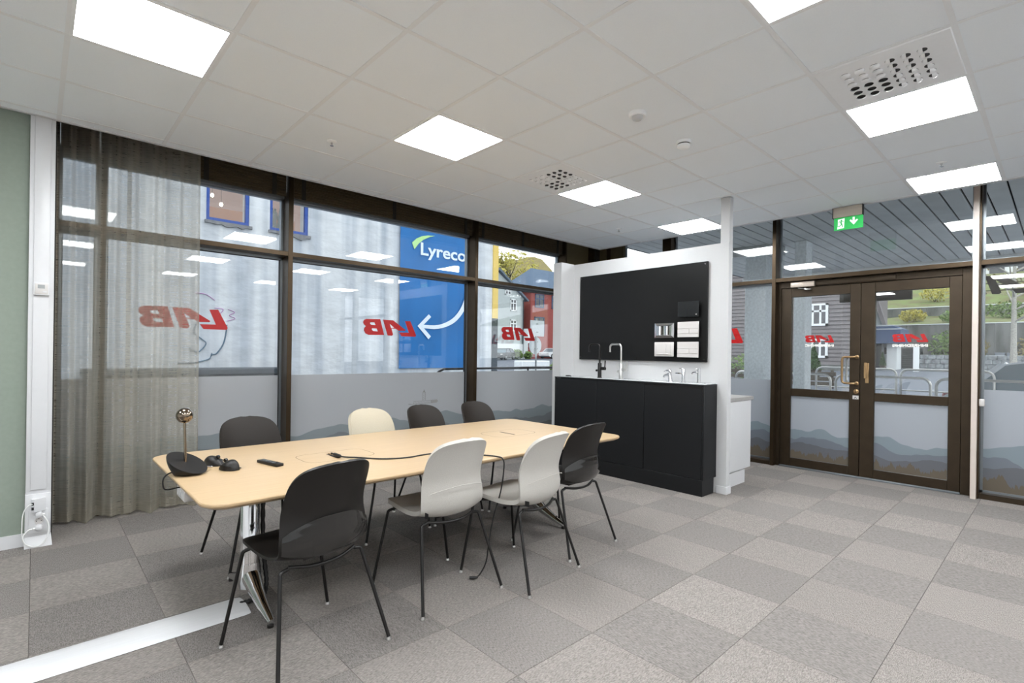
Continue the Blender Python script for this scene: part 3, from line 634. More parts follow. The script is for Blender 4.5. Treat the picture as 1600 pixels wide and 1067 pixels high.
def plate(yc, zc, kind, m, label, w=.226, h=.155):
    p = thing('flush_plate', label, 'flush plate', (4.905, yc, zc), 0, 'flush plates on the black panel')
    link('spacer_box', MB().box(-.032, -w*.38, -h*.38, 0, w*.38, h*.38), 'plate_black', p)
    if kind == 'strips':
        link('plate', MB().rbox(-.038, -w/2, -h/2, -.03, w/2, h/2, .002, 1), m, p)
        for a, b, c, d in ((-w/2, h*.05, w/2, h/2), (-w*.07, -h*.27, w/2, h*.04), (-w/2, -h*.27, -w*.08, h*.04), (-w/2, -h/2, w/2, -h*.28)):
            link('strip', MB().rbox(-.043, a+.0012, b+.0012, -.037, c-.0012, d-.0012, .0015, 1), m, p)
    elif kind == 'frame':
        link('plate', MB().rbox(-.038, -w/2, -h/2, -.028, w/2, h/2, .004, 2), m, p)
        link('button', MB().rbox(-.044, -w*.13, -h*.26, -.037, w*.37, h*.38, .002, 1), m, p); link('button', MB().rbox(-.044, -w*.37, -h*.26, -.037, -w*.14, h*.38, .002, 1), m, p)
        link('lip', MB().prism([(-.038, -h*.28), (-.05, -h*.33), (-.038, -h*.36)], -w*.37, w*.37, 'Y'), m, p)
    elif kind == 'chrome':
        b = MB(); o = [(-w/2, -h/2), (w/2, -h/2), (w/2, h/2), (-w/2, h/2)]; q = [(-w*.38, -h*.34), (w*.38, -h*.34), (w*.38, h*.34), (-w*.38, h*.34)]
        b.add([(-.030, *p_) for p_ in o]+[(-.036, *p_) for p_ in o]+[(-.042, *p_) for p_ in q], [(0, 1, 5, 4), (1, 2, 6, 5), (2, 3, 7, 6), (3, 0, 4, 7), (4, 5, 9, 8), (5, 6, 10, 9), (6, 7, 11, 10), (7, 4, 8, 11), (3, 2, 1, 0)])
        link('bezel', b.mesh('bezel'), m, p)
        link('button', MB().add([(-.041, -w*.02, -h*.33), (-.041, w*.37, -h*.33), (-.041, w*.37, h*.33), (-.041, -w*.02, h*.33), (-.046, w*.17, -h*.3), (-.046, w*.17, h*.3)], [(0, 1, 4), (2, 3, 5), (0, 4, 5, 3), (1, 2, 5, 4)]), m, p)
        link('button', MB().add([(-.041, -w*.37, -h*.33), (-.041, -w*.03, -h*.33), (-.041, -w*.03, h*.33), (-.041, -w*.37, h*.33), (-.046, -w*.2, -h*.3), (-.046, -w*.2, h*.3)], [(0, 1, 4), (2, 3, 5), (0, 4, 5, 3), (1, 2, 5, 4)]), m, p)
    else:
        link('plate', MB().rbox(-.042, -w/2, -h/2, -.032, w/2, h/2, .002, 1), m, p); link('seam', MB().box(-.0428, -.001, -h/2+.004, -.0418, .001, h*.1), 'black_gloss', p)
        link('badge', MB().box(-.0432, -w*.42, -h*.38, -.0418, -w*.36, -h*.33), 'plate_white', p)
plate(2.585, 1.812, 'plain', 'plate_black', 'black rectangular flush plate at the top of the group')
plate(2.853, 1.600, 'chrome', 'chrome', 'mirror chrome flush plate with a raised rim'); plate(2.585, 1.606, 'strips', 'plate_white', 'white flush plate with horizontal strips, right below the black one', .228, .157)
plate(2.853, 1.404, 'frame', 'plate_white', 'white flush plate with two framed buttons below the chrome one', .224, .150); plate(2.585, 1.402, 'strips', 'plate_white', 'white flush plate with horizontal strips at the lower right', .229, .158)
TZ = 1.0715
def kitchen_tap(y, m, label):
    t = thing('kitchen_tap', label, 'tap', (4.8, y, TZ), 0, 'taps on the cabinet')
    link('base_ring', MB().lathe([(.027, 0), (.027, .006), (.024, .009)], 20), m, t); link('body', MB().lathe([(.0225, .008), (.0225, .165), (.019, .17)], 20), m, t)
    pts = [(0, 0, .165), (0, 0, .345)]+[(0, .04-.04*math.cos(a), .345+.04*math.sin(a)) for a in [PI/2*k/6 for k in range(1, 7)]]+[(0, .115+.035*math.sin(a), .35+.035*math.cos(a)) for a in [PI/2*k/6 for k in range(0, 7)]]+[(0, .15, .300)]
    link('spout', MB().tube(pts, .0115, 12), m, t); link('aerator', MB().lathe([(.0125, .297), (.0125, .312)], 14, (0, .15, 0)), m, t)
    link('handle_hub', MB().tube([(0, -.015, .107), (0, -.078, .107)], .019, 14), m, t); link('lever', MB().tube([(0, -.07, .115), (0, -.074, .15), (0, -.078, .198)], [.007, .0065, .0085], 10), m, t)
    link('side_valve', MB().tube([(0, .015, .082), (0, .035, .082), (0, .036, .082), (0, .05, .082)], [.008, .008, .0125, .0125], 12), m, t)
kitchen_tap(3.631, 'black_metal', 'tall matt black kitchen tap with square-bend spout on the cabinet'); kitchen_tap(3.337, 'brushed_steel', 'tall brushed steel kitchen tap with square-bend spout on the cabinet')
t = thing('basin_tap', 'low chrome basin tap with arched lever, nearest the steel kitchen tap', 'tap', (4.8, 2.733, TZ), 0, 'taps on the cabinet')
link('body', MB().tube([(0, 0, 0), (0, 0, .01), (0, .004, .04), (0, .012, .072), (0, .012, .09)], [.026, .024, .022, .022, .02], 14), 'chrome', t)
link('spout', MB().tube([(0, .008, .062), (0, .04, .066), (0, .068, .058), (0, .076, .044)], [.02, .015, .012, .01], 12), 'chrome', t)
link('lever', MB().tube([(0, -.006, .098), (0, .012, .112), (0, .045, .112), (0, .075, .098)], [.016, .017, .008, .005], 10), 'chrome', t)
t = thing('basin_tap', 'straight chrome basin tap with slim flat spout, middle of the three small taps', 'tap', (4.8, 2.592, TZ), 0, 'taps on the cabinet')
link('base_ring', MB().lathe([(.024, 0), (.024, .008)], 18), 'chrome', t); link('body', MB().lathe([(.019, .006), (.019, .13), (.017, .134)], 18), 'chrome', t)
link('spout', MB().rbox(-.011, .008, .082, .011, .085, .098, .004, 2), 'chrome', t); link('lever', MB().rbox(-.008, -.014, .135, .008, .042, .142, .002, 1), 'chrome', t)
t = thing('basin_tap', 'slim chrome basin tap with short curved spout, nearest the partition post', 'tap', (4.8, 2.428, TZ), 0, 'taps on the cabinet')
link('base_ring', MB().lathe([(.027, 0), (.027, .006)], 18), 'chrome', t); link('body', MB().lathe([(.0165, .004), (.0165, .145), (.013, .149)], 18), 'chrome', t)
link('spout', MB().tube([(0, .01, .10), (0, .04, .105), (0, .062, .098), (0, .07, .084)], [.012, .0115, .011, .011], 12), 'chrome', t); link('knob', MB().tube([(0, .012, .135), (0, .03, .137)], .006, 10), 'chrome', t)
link('pop_up_rod', MB().tube([(0, -.018, .0), (0, -.05, .006), (0, -.06, .006)], .006, 8), 'chrome', t)
dm = thing('drain_plug', 'flat black round plug lying on the left end of the cabinet top', 'plug', (4.78, 4.085, TZ))
link('disc', MB().lathe([(.034, 0), (.034, .006), (.022, .011), (.006, .012)], 20), 'black_plastic', dm); link('tab', MB().rbox(-.005, -.048, 0, .005, -.03, .006, .002, 1), 'black_plastic', dm)
# white cabinet behind the partition
wc = thing('white_cabinet', 'white base cabinet behind the partition post', 'cabinet', (5.02, 2.30, 0))
link('end_panel', MB().rbox(0, 0, .148, .712, .018, .87, .0015, 1), 'trim_white', wc); link('body', MB().box(.0, .018, .15, .70, 1.6, .868), 'trim_white', wc); link('plinth', MB().box(0, .002, 0, .575, 1.6, .136), 'trim_white', wc)
tag(link('grey_worktop', MB().rbox(5.015, 2.292, .871, 5.78, 3.9, .909, .003, 1), 'laminate_grey'), 'grey laminate worktop on the white cabinet', 'worktop')
tag(link('small_screw_cap', MB().lathe([(.008, 0), (.008, .006), (.003, .008)], 10), 'black_plastic', None, (5.42, 2.42, .9095)), 'tiny black cap lying on the grey worktop', 'cap')
# exit sign
es = thing('exit_sign', 'green illuminated exit sign with running figure and down arrow under the ceiling edge', 'exit sign', (6.10, 1.508, CEIL))
link('housing', MB().rbox(-.022, -.126, -.108, .022, .130, -.004, .003, 1), 'sign_alu', es)
for y in (-.131, .130): link('end_cap', MB().rbox(-.024, y, -.11, .024, y+.006, -.003, .001, 1), 'black_plastic', es)
link('sign_panel', MB().rbox(-.004, -.129, -.236, .004, .125, -.108, .001, 1), 'sign_green', es)
def esp(pts): return [(p[0], p[1]-.236) for p in pts]   # y to the left in the picture is +Y
xa, xb = -.0052, -.004
fig = MB()
fig.prism(esp([(.095, .018), (.095, .012), (.035, .020), (.03, .118), (.09, .112), (.09, .06)]), xa, xb, 'X')
link('white_doorway', fig, 'sign_white', es)
rm = MB(); xc_, xd_ = -.0062, -.0052
rm.prism(esp([(.058+.008*math.cos(a), .098+.009*math.sin(a)) for a in [2*PI*k/10 for k in range(10)]]), xc_, xd_, 'X')
for q in ([(.072, .088), (.058, .090), (.050, .060), (.062, .056)], [(.072, .088), (.084, .074), (.087, .077), (.074, .094)], [(.058, .090), (.036, .082), (.036, .078), (.058, .084)], [(.062, .058), (.050, .060), (.042, .028), (.047, .026), (.056, .050)], [(.062, .056), (.080, .044), (.094, .050), (.094, .044), (.078, .036), (.056, .052)]): rm.prism(esp(q), xc_, xd_, 'X')
link('running_figure', rm, 'sign_green', es)
link('arrow', MB().prism(esp([(-.04, .118), (-.058, .116), (-.058, .078), (-.078, .094), (-.086, .084), (-.05, .040), (-.014, .084), (-.022, .096), (-.04, .080)]), xa, xb, 'X'), 'sign_white', es)

# ------------------------------------------------------------------ conference table
tb = thing('conference_table', 'long pale wood conference table with rounded corners on chrome columns', 'table', (1.92, 2.93, 0))
def tabletop():
    b = MB(); n = len(rrect(-1.42, -.645, 1.42, .645, .1, 10))
    def ring(off, z):
        out = []
        for x, y in rrect(-1.42+off, -.645+off, 1.42-off, .645-off, max(.03, .095-off), 10): out.append((x+math.copysign(.012*(1-(y/.645)**2), x), y+math.copysign(.016*(1-(x/1.42)**2), y), z))
        return out
    rs = [ring(.035, .688), ring(.004, .703), ring(0, .708), ring(0, .716), ring(.003, .7195), ring(.006, .72)]
    for r in rs: b.v += r
    for i in range(len(rs)-1):
        for k in range(n): a = i*n+k; c = i*n+(k+1) % n; b.f.append((a, c, c+n, a+n))
    b.f.append(tuple(range(n-1, -1, -1))); b.f.append(tuple((len(rs)-1)*n+k for k in range(n))); return b
link('tabletop', tabletop(), 'table_wood', tb)
link('under_beam', MB().rbox(-1.05, -.04, .63, 1.05, .04, .66, .003, 1), 'black_metal', tb)
for x in (-1.065, 1.085):
    link('mounting_plate', MB().rbox(x-.06, -.40, .66, x+.06, .40, .688, .004, 1), 'black_metal', tb)
    col = link('column', MB().lathe([(.047, .09), (.047, .545), (.045, .548), (.045, .552), (.047, .555), (.047, .655), (.044, .662)], 28), 'chrome', tb, (x, 0, 0))
    link('base_hub', MB().lathe([(.03, .075), (.05, .085), (.058, .12), (.055, .17), (.049, .215)], 24), 'chrome', tb, (x, 0, 0))
    link('collar_ring', MB().lathe([(.0475, .545), (.0475, .554)], 28), 'gasket', col)
    for sg in (-1, 1):
        prof = [(0, 0, .16), (0, sg*.045, .135), (0, sg*.12, .098), (0, sg*.22, .062), (0, sg*.31, .036), (0, sg*.345, .026)]
        link('foot', MB().tube(prof, [.046, .046, .036, .027, .021, .016], 14), 'chrome', tb, (x, 0, 0))
        link('foot_pad', MB().lathe([(.016, 0), (.016, .012), (.01, .018)], 12), 'black_plastic', tb, (x, sg*.335, 0))
# cable hatches: flush lids with a thin dark outline and an opening
for x0, x1 in ((1.115, 1.535), (2.515, 2.93)):
    h = MB(); y0, y1, r = 2.80, 3.06, .07; o = rrect(x0-1.92, y0-2.93, x1-1.92, y1-2.93, r); i_ = rrect(x0-1.92+.003, y0-2.93+.003, x1-1.92-.003, y1-2.93-.003, r-.003); n = len(o)
    h.add([(*p, .7203) for p in o]+[(*p, .7203) for p in i_], [(k, (k+1) % n, (k+1) % n+n, k+n) for k in range(n)]); link('hatch_groove', h, 'bark', tb)
    xs = x0+.19-1.92; link('cable_slot', MB().prism([(xs-.008, -.09), (xs+.008, -.09), (xs+.008, .075), (xs-.008, .075)], .7202, .7208, 'Z'), 'label_black', tb)
# things on the table
T = .72
mc = thing('conference_camera', 'black conference camera with a mirrored ball on a stalk above a slanted bowl base', 'camera', (.565, 2.955, T), math.radians(-52))
def bowl():
    b = MB(); n = 32; rows = []
    for k in range(9):
        f = k/8; row = []
        for q in range(n):
            a = 2*PI*q/n; r = .058+.030*math.sin(f*PI*.5); rim = .055-.047*math.cos(a)
            row.append((r*math.cos(a), r*math.sin(a), .002+f*max(.008, rim)))
        rows.append(row)
    for r in rows: b.v += r
    for i in range(8):
        for q in range(n): a = i*n+q; c = i*n+(q+1) % n; b.f.append((a, c, c+n, a+n))
    b.f.append(tuple(range(n-1, -1, -1))); b.f.append(tuple(8*n+q for q in range(n))); return b
link('bowl_base', bowl(), 'black_plastic', mc)
link('stalk', MB().tube([(-.01, 0, .05), (-.014, 0, .16), (-.018, 0, .255)], [.0065, .006, .006], 10), 'gold_chrome', mc)
link('ball', MB().lathe([(  .0375*math.sin(PI*k/14)+.0005, .290-.0375*math.cos(PI*k/14)) for k in range(15)], 24, (-.019, 0, 0)), 'gold_chrome', mc)
cp = catmull([(.525, 3.0, .728), (.495, 2.99, .726), (.470, 2.98, .705), (.472, 2.99, .66), (.50, 3.05, .632), (.56, 3.12, .62), (.60, 3.2, .60)], 30)
tag(link('camera_cable', MB().tube(cp, .0035, 7), 'cable_black'), 'black cable hanging over the table end behind the conference camera', 'cable')
ps = thing('power_strip', 'white power strip hanging under the curtain end of the table', 'power strip', (.63, 3.30, .545))
link('body', MB().rbox(-.03, -.10, -.03, .03, .10, .03, .004), 'plate_white', ps)
for y in (-.06, 0, .06): link('outlet', MB().lathe([(.020, 0), (.020, .002), (.016, .002), (.016, .0005)], 16), 'trim_white', ps, (-.03, y, 0), (0, -PI/2, 0))
link('bracket', MB().box(-.01, -.09, .03, .01, -.07, .144).box(-.01, .07, .03, .01, .09, .144), 'black_metal', ps)
def mouse(x, y, rz, label, m2):
    t = thing('computer_mouse', label, 'mouse', (x, y, T), rz, 'computer mice on the table'); b = MB(); nu, nv = 18, 12
    for i in range(nu+1):
        u = i/nu; xx = -.058+.116*u; wdt = .036*(math.sin(PI*min(1, max(0, u*.94+.03)))**.45); hgt = .008+.042*math.sin(PI*(u**.75))**.9
        for j in range(nv+1):
            a = PI*j/nv; b.v.append((xx, -wdt*math.cos(a)*(1+.12*math.sin(a)), .002+hgt*math.sin(a)**.8*(1+.16*math.cos(a))))
    for i in range(nu):
        for j in range(nv): a = i*(nv+1)+j; b.f.append((a, a+1, a+nv+2, a+nv+1))
    b.f.append(tuple(range(nv+1))); b.f.append(tuple(nu*(nv+1)+j for j in range(nv, -1, -1)))
    for i in range(nu): b.f.append((i*(nv+1), (i+1)*(nv+1), (i+1)*(nv+1)+nv, i*(nv+1)+nv))
    link('shell', b, 'black_plastic', t)
    link('wheel', MB().tube([(.026, -.006, .046), (.026, .006, .046)], .010, 14), 'black_gloss', t)
    link('thumb_rest', MB().rbox(-.035, -.046, .001, .03, -.03, .007, .003, 2), m2, t)
    link('side_stripe', MB().tube([(-.045, .028, .02), (0, .037, .028), (.04, .028, .022)], .0025, 6), m2, t)
mouse(.715, 3.085, math.radians(-60), 'dark computer mouse with silver trim next to the camera base', 'chrome'); mouse(.748, 2.925, math.radians(115), 'matt black sculpted computer mouse nearer the table edge', 'black_plastic')
rc = thing('remote_control', 'slim black remote control lying on the table', 'remote control', (.95, 2.925, T), math.radians(-77))
link('body', MB().rbox(-.095, -.022, 0, .095, .022, .016, .004), 'black_plastic', rc); link('button_ring', MB().lathe([(.016, .016), (.016, .0175), (.009, .0175), (.009, .0165)], 18), 'black_gloss', rc, (.05, 0, 0))
for k in range(4): link('button', MB().rbox(-.07+.024*k, -.007, .0155, -.056+.024*k, .007, .0175, .001, 1), 'black_gloss', rc)
hc = thing('video_cable', 'black video cable running from the table hatch over the edge to the floor', 'cable', (0, 0, 0))
cp = catmull([(1.312, 2.835, .731), (1.345, 2.812, .726), (1.39, 2.775, .7245), (1.48, 2.655, .7245), (1.61, 2.598, .7245), (1.77, 2.605, .7245), (1.92, 2.52, .7245), (2.0, 2.38, .7245), (2.04, 2.29, .7245), (2.055, 2.255, .712), (2.06, 2.25, .66), (2.05, 2.265, .52), (2.01, 2.285, .36), (1.99, 2.30, .2), (1.985, 2.315, .1), (1.955, 2.335, .03), (1.93, 2.35, .012)], 90)
link('lead', MB().tube(cp, .0042, 8), 'cable_black', hc)
link('connector', MB().tube([(1.300, 2.935, .7345), (1.303, 2.91, .734), (1.305, 2.905, .733), (1.310, 2.85, .7315), (1.313, 2.835, .731)], [.006, .006, .011, .011, .006], 8), 'cable_black', hc)
link('plug_tip', MB().rbox(1.292, 2.93, .728, 1.306, 2.962, .734, .001, 1), 'brass_bronze', hc); link('floor_connector', MB().tube([(1.945, 2.34, .014), (1.925, 2.355, .012), (1.905, 2.37, .012)], [.006, .01, .009], 8), 'cable_black', hc)
# floor cable ramp
rp = thing('cable_ramp', 'long ribbed white aluminium cable ramp lying on the carpet', 'cable ramp', (-1.2, 2.89, 0))
b = MB(); n = 26; prof = []
for k in range(n+1):
    u = k/n; y = -.112+.224*u; z = .003+.021*(math.sin(PI*u)**.6)+(.0009 if k % 2 else 0); prof.append((y, z))
for x, dy, s in ((-2.3, -.055, 1), (2.00, .008, 1), (2.025, .008, .93)):
    for y, z in prof: b.v.append((x, y*s+dy, z if s == 1 else z*.85))
for i in range(2):
    for k in range(n): a = i*(n+1)+k; b.f.append((a, a+1, a+n+2, a+n+1))
b.f.append(tuple(2*(n+1)+k for k in range(n, -1, -1)))
link('cover', b, 'ramp_alu', rp); 
tag(link('cable_snake', MB().tube(catmull([(.80, 2.90, .016), (.86, 2.90, .018), (.91, 2.885, .03), (.935, 2.91, .09), (.93, 2.93, .2), (.92, 2.935, .4), (.92, 2.93, .625)], 60), [.013 if k % 3 else .010 for k in range(61)], 8), 'cable_black'), 'black jointed cable guide from the ramp up the table column', 'cable guide')

# ------------------------------------------------------------------ chairs
PROF = [(.285, .440), (.262, .452), (.19, .458), (.09, .448), (-.01, .438), (-.10, .438), (-.160, .452), (-.198, .490), (-.214, .545), (-.213, .60), (-.212, .65), (-.228, .72), (-.255, .80), (-.288, .872)]
HW = [.200, .202, .206, .212, .214, .213, .211, .212, .212, .207, .202, .198, .192, .186]
SAG = [.002, .004, .010, .014, .02, .03, .045, .06, .07, .075, .078, .07, .058, .045]
def interp(tab, u):
    x = u*(len(tab)-1); i = min(int(x), len(tab)-2); f = x-i; return tab[i]*(1-f)+tab[i+1]*f
def shell_pts(u0, u1, nt, ns, smax=1.0, off=0.0):
    c = catmull([(0, p[0], p[1]) for p in PROF], 2600); hwc = catmull([(h, s, 0) for h, s in zip(HW, SAG)], 2600); out = []
    for i in range(nt+1):
        u = u0+(u1-u0)*(.5-.5*math.cos(PI*i/nt) if u1-u0 > .9 else i/nt); k = min(2590, max(8, int(u*2600))); p = c[min(2600, int(round(u*2600)))]; tg = (c[k+8]-c[k-8]).normalized()
        nr = Vector((0, tg.z, -tg.y)); 
        if nr.z < 0 and u < .4: nr = -nr
        if u >= .4 and nr.y < 0: nr = -nr
        hs = hwc[min(2600, int(round(u*2600)))].copy(); row = []; w0 = hs.x
        if p.z > .70 and u > .5: e = min(1, (p.z-.70)/.172); hs.x *= max(.12, (1-e**3.4)**(1/2.4))
        if p.y > .15: e = min(1, (p.y-.15)/.135); hs.x *= max(.5, (1-e**3.2)**(1/2.6))
        for j in range(ns+1):
            s = (-1+2*j/ns)*smax; row.append(Vector((s*hs.x, p.y, p.z))+nr*(hs.y*(abs(s*hs.x/w0)**2.2)+off))
        out.append(row)
    return out
def lumbar_rows():
    full = shell_pts(.50, .78, 56, 18, .975, -.0122); out = []
    for i in range(23):
        row = []
        for j in range(19):
            s_ = -1+j/9; top = .76-.10*abs(s_)**2.5; uu = .51+(top-.51)*i/22; x = (uu-.50)/.28*56; k = min(55, int(x)); f = x-k
            row.append(full[k][j]*(1-f)+full[k+1][j]*f)
        out.append(row)
    return out
def surf(rows, thick, back=False):
    b = MB(); nt, ns = len(rows)-1, len(rows[0])-1
    nm = []
    for i in range(nt+1):
        r = []
        for j in range(ns+1):
            a = rows[min(nt, i+1)][j]-rows[max(0, i-1)][j]; c = rows[i][min(ns, j+1)]-rows[i][max(0, j-1)]; q = c.cross(a)
            r.append(q.normalized() if q.length > 1e-9 else Vector((0, 0, 1)))
        nm.append(r)
    N = (nt+1)*(ns+1)
    for rowset, sgn in ((0, 0), (1, thick)):
        for i in range(nt+1):
            for j in range(ns+1): b.v.append(tuple(rows[i][j]+nm[i][j]*sgn))
    for i in range(nt):
        for j in range(ns):
            a = i*(ns+1)+j; b.f.append((a, a+1, a+ns+2, a+ns+1)); b.f.append((N+a, N+a+ns+1, N+a+ns+2, N+a+1))
    per = [j for j in range(ns+1)]+[i*(ns+1)+ns for i in range(1, nt+1)]+[nt*(ns+1)+j for j in range(ns-1, -1, -1)]+[i*(ns+1) for i in range(nt-1, 0, -1)]
    for k in range(len(per)): a, c = per[k], per[(k+1) % len(per)]; b.f.append((c, a, a+N, c+N))
    return b
def make_chair(kind):
    sh, pad = {'black': ('black_plastic', 'black_felt'), 'brown': ('brown_shell', 'brown_shell'), 'grey': ('grey_fabric', None), 'beige': ('beige_fabric', None)}[kind]
    t = thing('meeting_chair', 'x', 'chair')
    th_ = -.012 if kind in ('black', 'brown') else -.024
    s_ = link('seat_shell', surf(shell_pts(0, 1, 56, 18), th_), sh, t)
    if pad: link('seat_pad', surf(shell_pts(.012, .50, 26, 14, .965, .004), .006 if False else -.003), pad, t)
    if pad and kind == 'black': link('lumbar_panel', surf(lumbar_rows(), -.006), 'black_gloss', t)
    else:
        rows = shell_pts(.735, .745, 1, 18, .86, th_-.0004 if kind != 'brown' else -.013); link('seam', MB().tube([r + Vector((0, 0, -.03*(abs(-1+2*j/18)**2))) for j, r in enumerate(rows[0])], .0022, 6), sh, t)
    if kind in ('grey', 'beige'): link('tag_label', MB().rbox(-.208, -.206, .475, -.2045, -.176, .505, .001, 1), 'label_black', t)
    legs = []
    zt = .426
    for sx in (-1, 1):
        for sy in (-1, 1):
            if sy > 0: foot, top, inn = (sx*.266, .258, .012), (sx*.192, .232, zt-.03), (sx*.155, .205, zt+.006)
            else: foot, top, inn = (sx*.266, -.258, .012), (sx*.200, -.135, zt-.03), (sx*.160, -.125, zt)
            mid = (sx*(.186 if sy > 0 else .192), (.225 if sy > 0 else -.128), zt-.008)
            lg = link('leg', MB().tube([foot]+[tuple(v) for v in catmull([top, mid, inn], 8)], .0085, 10), 'black_metal', t)
            link('glide', MB().lathe([(.012, 0), (.012, .004), (.009, .009), (.008, .016)], 12), 'brushed_steel', lg, (foot[0], foot[1], 0))
    link('front_tube', MB().tube([tuple(v) for v in catmull([(-.155, .205, zt+.006), (-.08, .16, zt), (0, .15, zt-.004), (.08, .16, zt), (.155, .205, zt+.006)], 16)], .0085, 10), 'black_metal', t)
    link('rear_tube', MB().tube([tuple(v) for v in catmull([(-.160, -.125, zt+.006), (-.08, -.15, zt-.006), (0, -.157, zt-.010), (.08, -.15, zt-.006), (.160, -.125, zt+.006)], 16)], .0085, 10), 'black_metal', t)
    link('seat_mount', MB().rbox(-.07, -.09, zt-.002, .07, .11, zt+.006, .003, 1), 'black_plastic', t)
    return t
protos = {}
CH = [('black', .931, 2.342, 8.3, 'black shell chair closest to the camera, at the curtain end of the table'),
      ('grey', 1.713, 2.428, .3, 'light grey upholstered chair beside the nearest black chair'),
      ('grey', 2.235, 2.274, 9.1, 'light grey upholstered chair next to the black chair at the cabinet end'),
      ('black', 2.814, 2.422, 2.5, 'black shell chair with glossy lower back in front of the black cabinet'),
      ('brown', 1.10, 3.575, 183.9, 'dark brown-black chair across the table behind the remote control'),
      ('beige', 1.965, 3.525, 181, 'beige upholstered chair on the window side of the table'),
      ('brown', 2.52, 3.565, 187, 'dark brown-black chair on the window side next to the beige chair'),
      ('brown', 3.085, 3.555, 184, 'dark brown-black chair on the window side nearest the partition')]
for kind, x, y, a, lab in CH:
    if kind not in protos: protos[kind] = make_chair(kind); o = protos[kind]
    else: o = copy_tree(protos[kind])
    o.location = (x, y, 0); o.rotation_euler = (0, 0, math.radians(a)); o['label'] = lab; o['group'] = 'chairs around the conference table'

# ================================================================== outside
def gz(x, y):
    w = 1 if y < 12 else max(.75, 1-(y-12)/60); return -.12+.0235*max(0, x-13)*w
b = MB(); gxs = [-30, 0, 6.9, 13]+[13+4*k for k in range(1, 24)]; gys = [-40, -20, -8, 0, 5.45, 12, 16, 20, 26, 34, 44, 56, 70, 100]
for y in gys:
    for x in gxs: b.v.append((x, y, gz(x, y)))
nx = len(gxs)
for j in range(len(gys)-1):
    for i in range(nx-1):
        if gxs[i] < 6.9 and gys[j] < 5.45: continue
        a = j*nx+i; b.f.append((a, a+1, a+nx+1, a+nx))
struct('ground', b, 'asphalt', 'grey asphalt street and yard outside the windows')
struct('pavement', MB().box(6.9, -12, -.2, 11.5, 12, -.03), 'paving', 'pavement under the entrance canopy')
# --- building across the lane
WX0, WX1, WY = -8.0, 10.395, 12.0
wins = [(2.572, 3.398), (3.821, 4.676)]
wz0, wz1 = 4.0, 5.3
bw = thing('rendered_building', 'rough whitewashed building wall facing the window', 'building', (0, 0, 0))
b = MB().box(WX0, WY, -1.0, WX1, WY+.5, wz0).box(WX0, WY, wz1, WX1, WY+.5, 9.5); xs = [WX0]+[v for w_ in wins for v in w_]+[WX1]
for k in range(0, len(xs), 2): b.box(xs[k], WY, wz0, xs[k+1], WY+.5, wz1)
link('wall', b.mesh('wall'), 'rough_render', bw)
link('corner_board', MB().box(WX1, WY-.04, 2.40, WX1+.21, WY+.5, 9.5), 'yellow_trim', bw); link('corner_base', MB().box(WX1, WY-.04, -1, WX1+.21, WY+.5, 2.40), 'dark_trim', bw)
link('rear_wall', MB().box(WX0, 17.5, -1, WX1+.2, 18, 9.5).box(WX1, WY+.5, -1, WX1+.2, 17.5, 9.5), 'rough_render', bw)
link('room_shell', MB().box(1.4, 15.4, 3.2, 5.6, 15.5, 5.12), 'room_orange_glow', bw); link('room_plaster_glow', MB().box(1.4, 15.4, 5.12, 5.6, 15.5, 6.4).box(1.3, 12.5, 3.1, 1.4, 15.5, 6.4).box(5.6, 12.5, 3.1, 5.7, 15.5, 6.4).box(1.4, 12.5, 6.4, 5.6, 15.5, 6.5).box(1.4, 12.5, 3.1, 5.6, 15.5, 3.2), 'room_plaster_glow', bw)
for k, (x0, x1) in enumerate(wins):
    f = link('window_frame', MB().box(x0, WY+.03, wz0, x0+.065, WY+.12, wz1).box(x1-.065, WY+.03, wz0, x1, WY+.12, wz1).box(x0+.065, WY+.03, wz0, x1-.065, WY+.12, wz0+.075).box(x0+.065, WY+.03, wz1-.07, x1-.065, WY+.12, wz1), 'blue_frame', bw)
    link('pane', MB().box(x0+.06, WY+.07, wz0+.07, x1-.06, WY+.078, wz1-.065), 'glass', f)
    pts = [(x0-.03, wz0)]+[(x0-.03+(x1-x0+.08)*q/9, wz0-.05-.09*random.random()*(1 if 2 < q < 8 else .4)) for q in range(10)]+[(x1+.05, wz0)]
    link('sill_mortar', MB().prism(pts, WY-.05, WY+.06, 'Y'), 'mortar', f)
for x, y, z, bl_ in ((2.93, 13.6, 4.88, 'leftmost glowing pendant bulb inside the left blue-framed window'), (3.10, 13.9, 5.02, 'glowing pendant bulb half hidden by the top of the left blue-framed window'), (3.13, 13.2, 4.66, 'lowest and brightest pendant bulb inside the left blue-framed window')):
    t = thing('pendant_bulb', bl_, 'lamp', (x, y, z), 0, 'pendant bulbs across the lane')
    link('bulb', MB().lathe([(.012, .05), (.03, .03), (.036, 0), (.026, -.026), (.004, -.036)], 14), 'bulb_glow', t); link('wire', MB().tube([(0, 0, .05), (0, 0, 6.38-z)], .005, 6), 'cable_black', t)
tag(link('sofa_back', MB().rbox(2.55, 13.0, 3.6, 3.1, 13.2, 4.13, .05, 3), 'bark'), 'brown chair back just above the sill of the left blue-framed window', 'chair')
pl = thing('indoor_palm', 'teal-green palm plant behind the right blue-framed window', 'plant', (4.25, 12.9, 3.2)); lv = MB()
for k in range(26):
    a = random.uniform(0, 2*PI); h = random.uniform(.9, 1.5); r = random.uniform(.25, .5)
    q = catmull([(0, 0, h*.6), (r*.5*math.cos(a), r*.4*math.sin(a), h+.2), (r*math.cos(a), r*.5*math.sin(a), h)], 6); w_ = .05
    for i in range(6): lv.add([q[i]+Vector((0, w_, 0)), q[i]-Vector((0, w_, .03)), q[i+1]-Vector((0, w_, .03)), q[i+1]+Vector((0, w_, 0))], [(0, 1, 2, 3)])
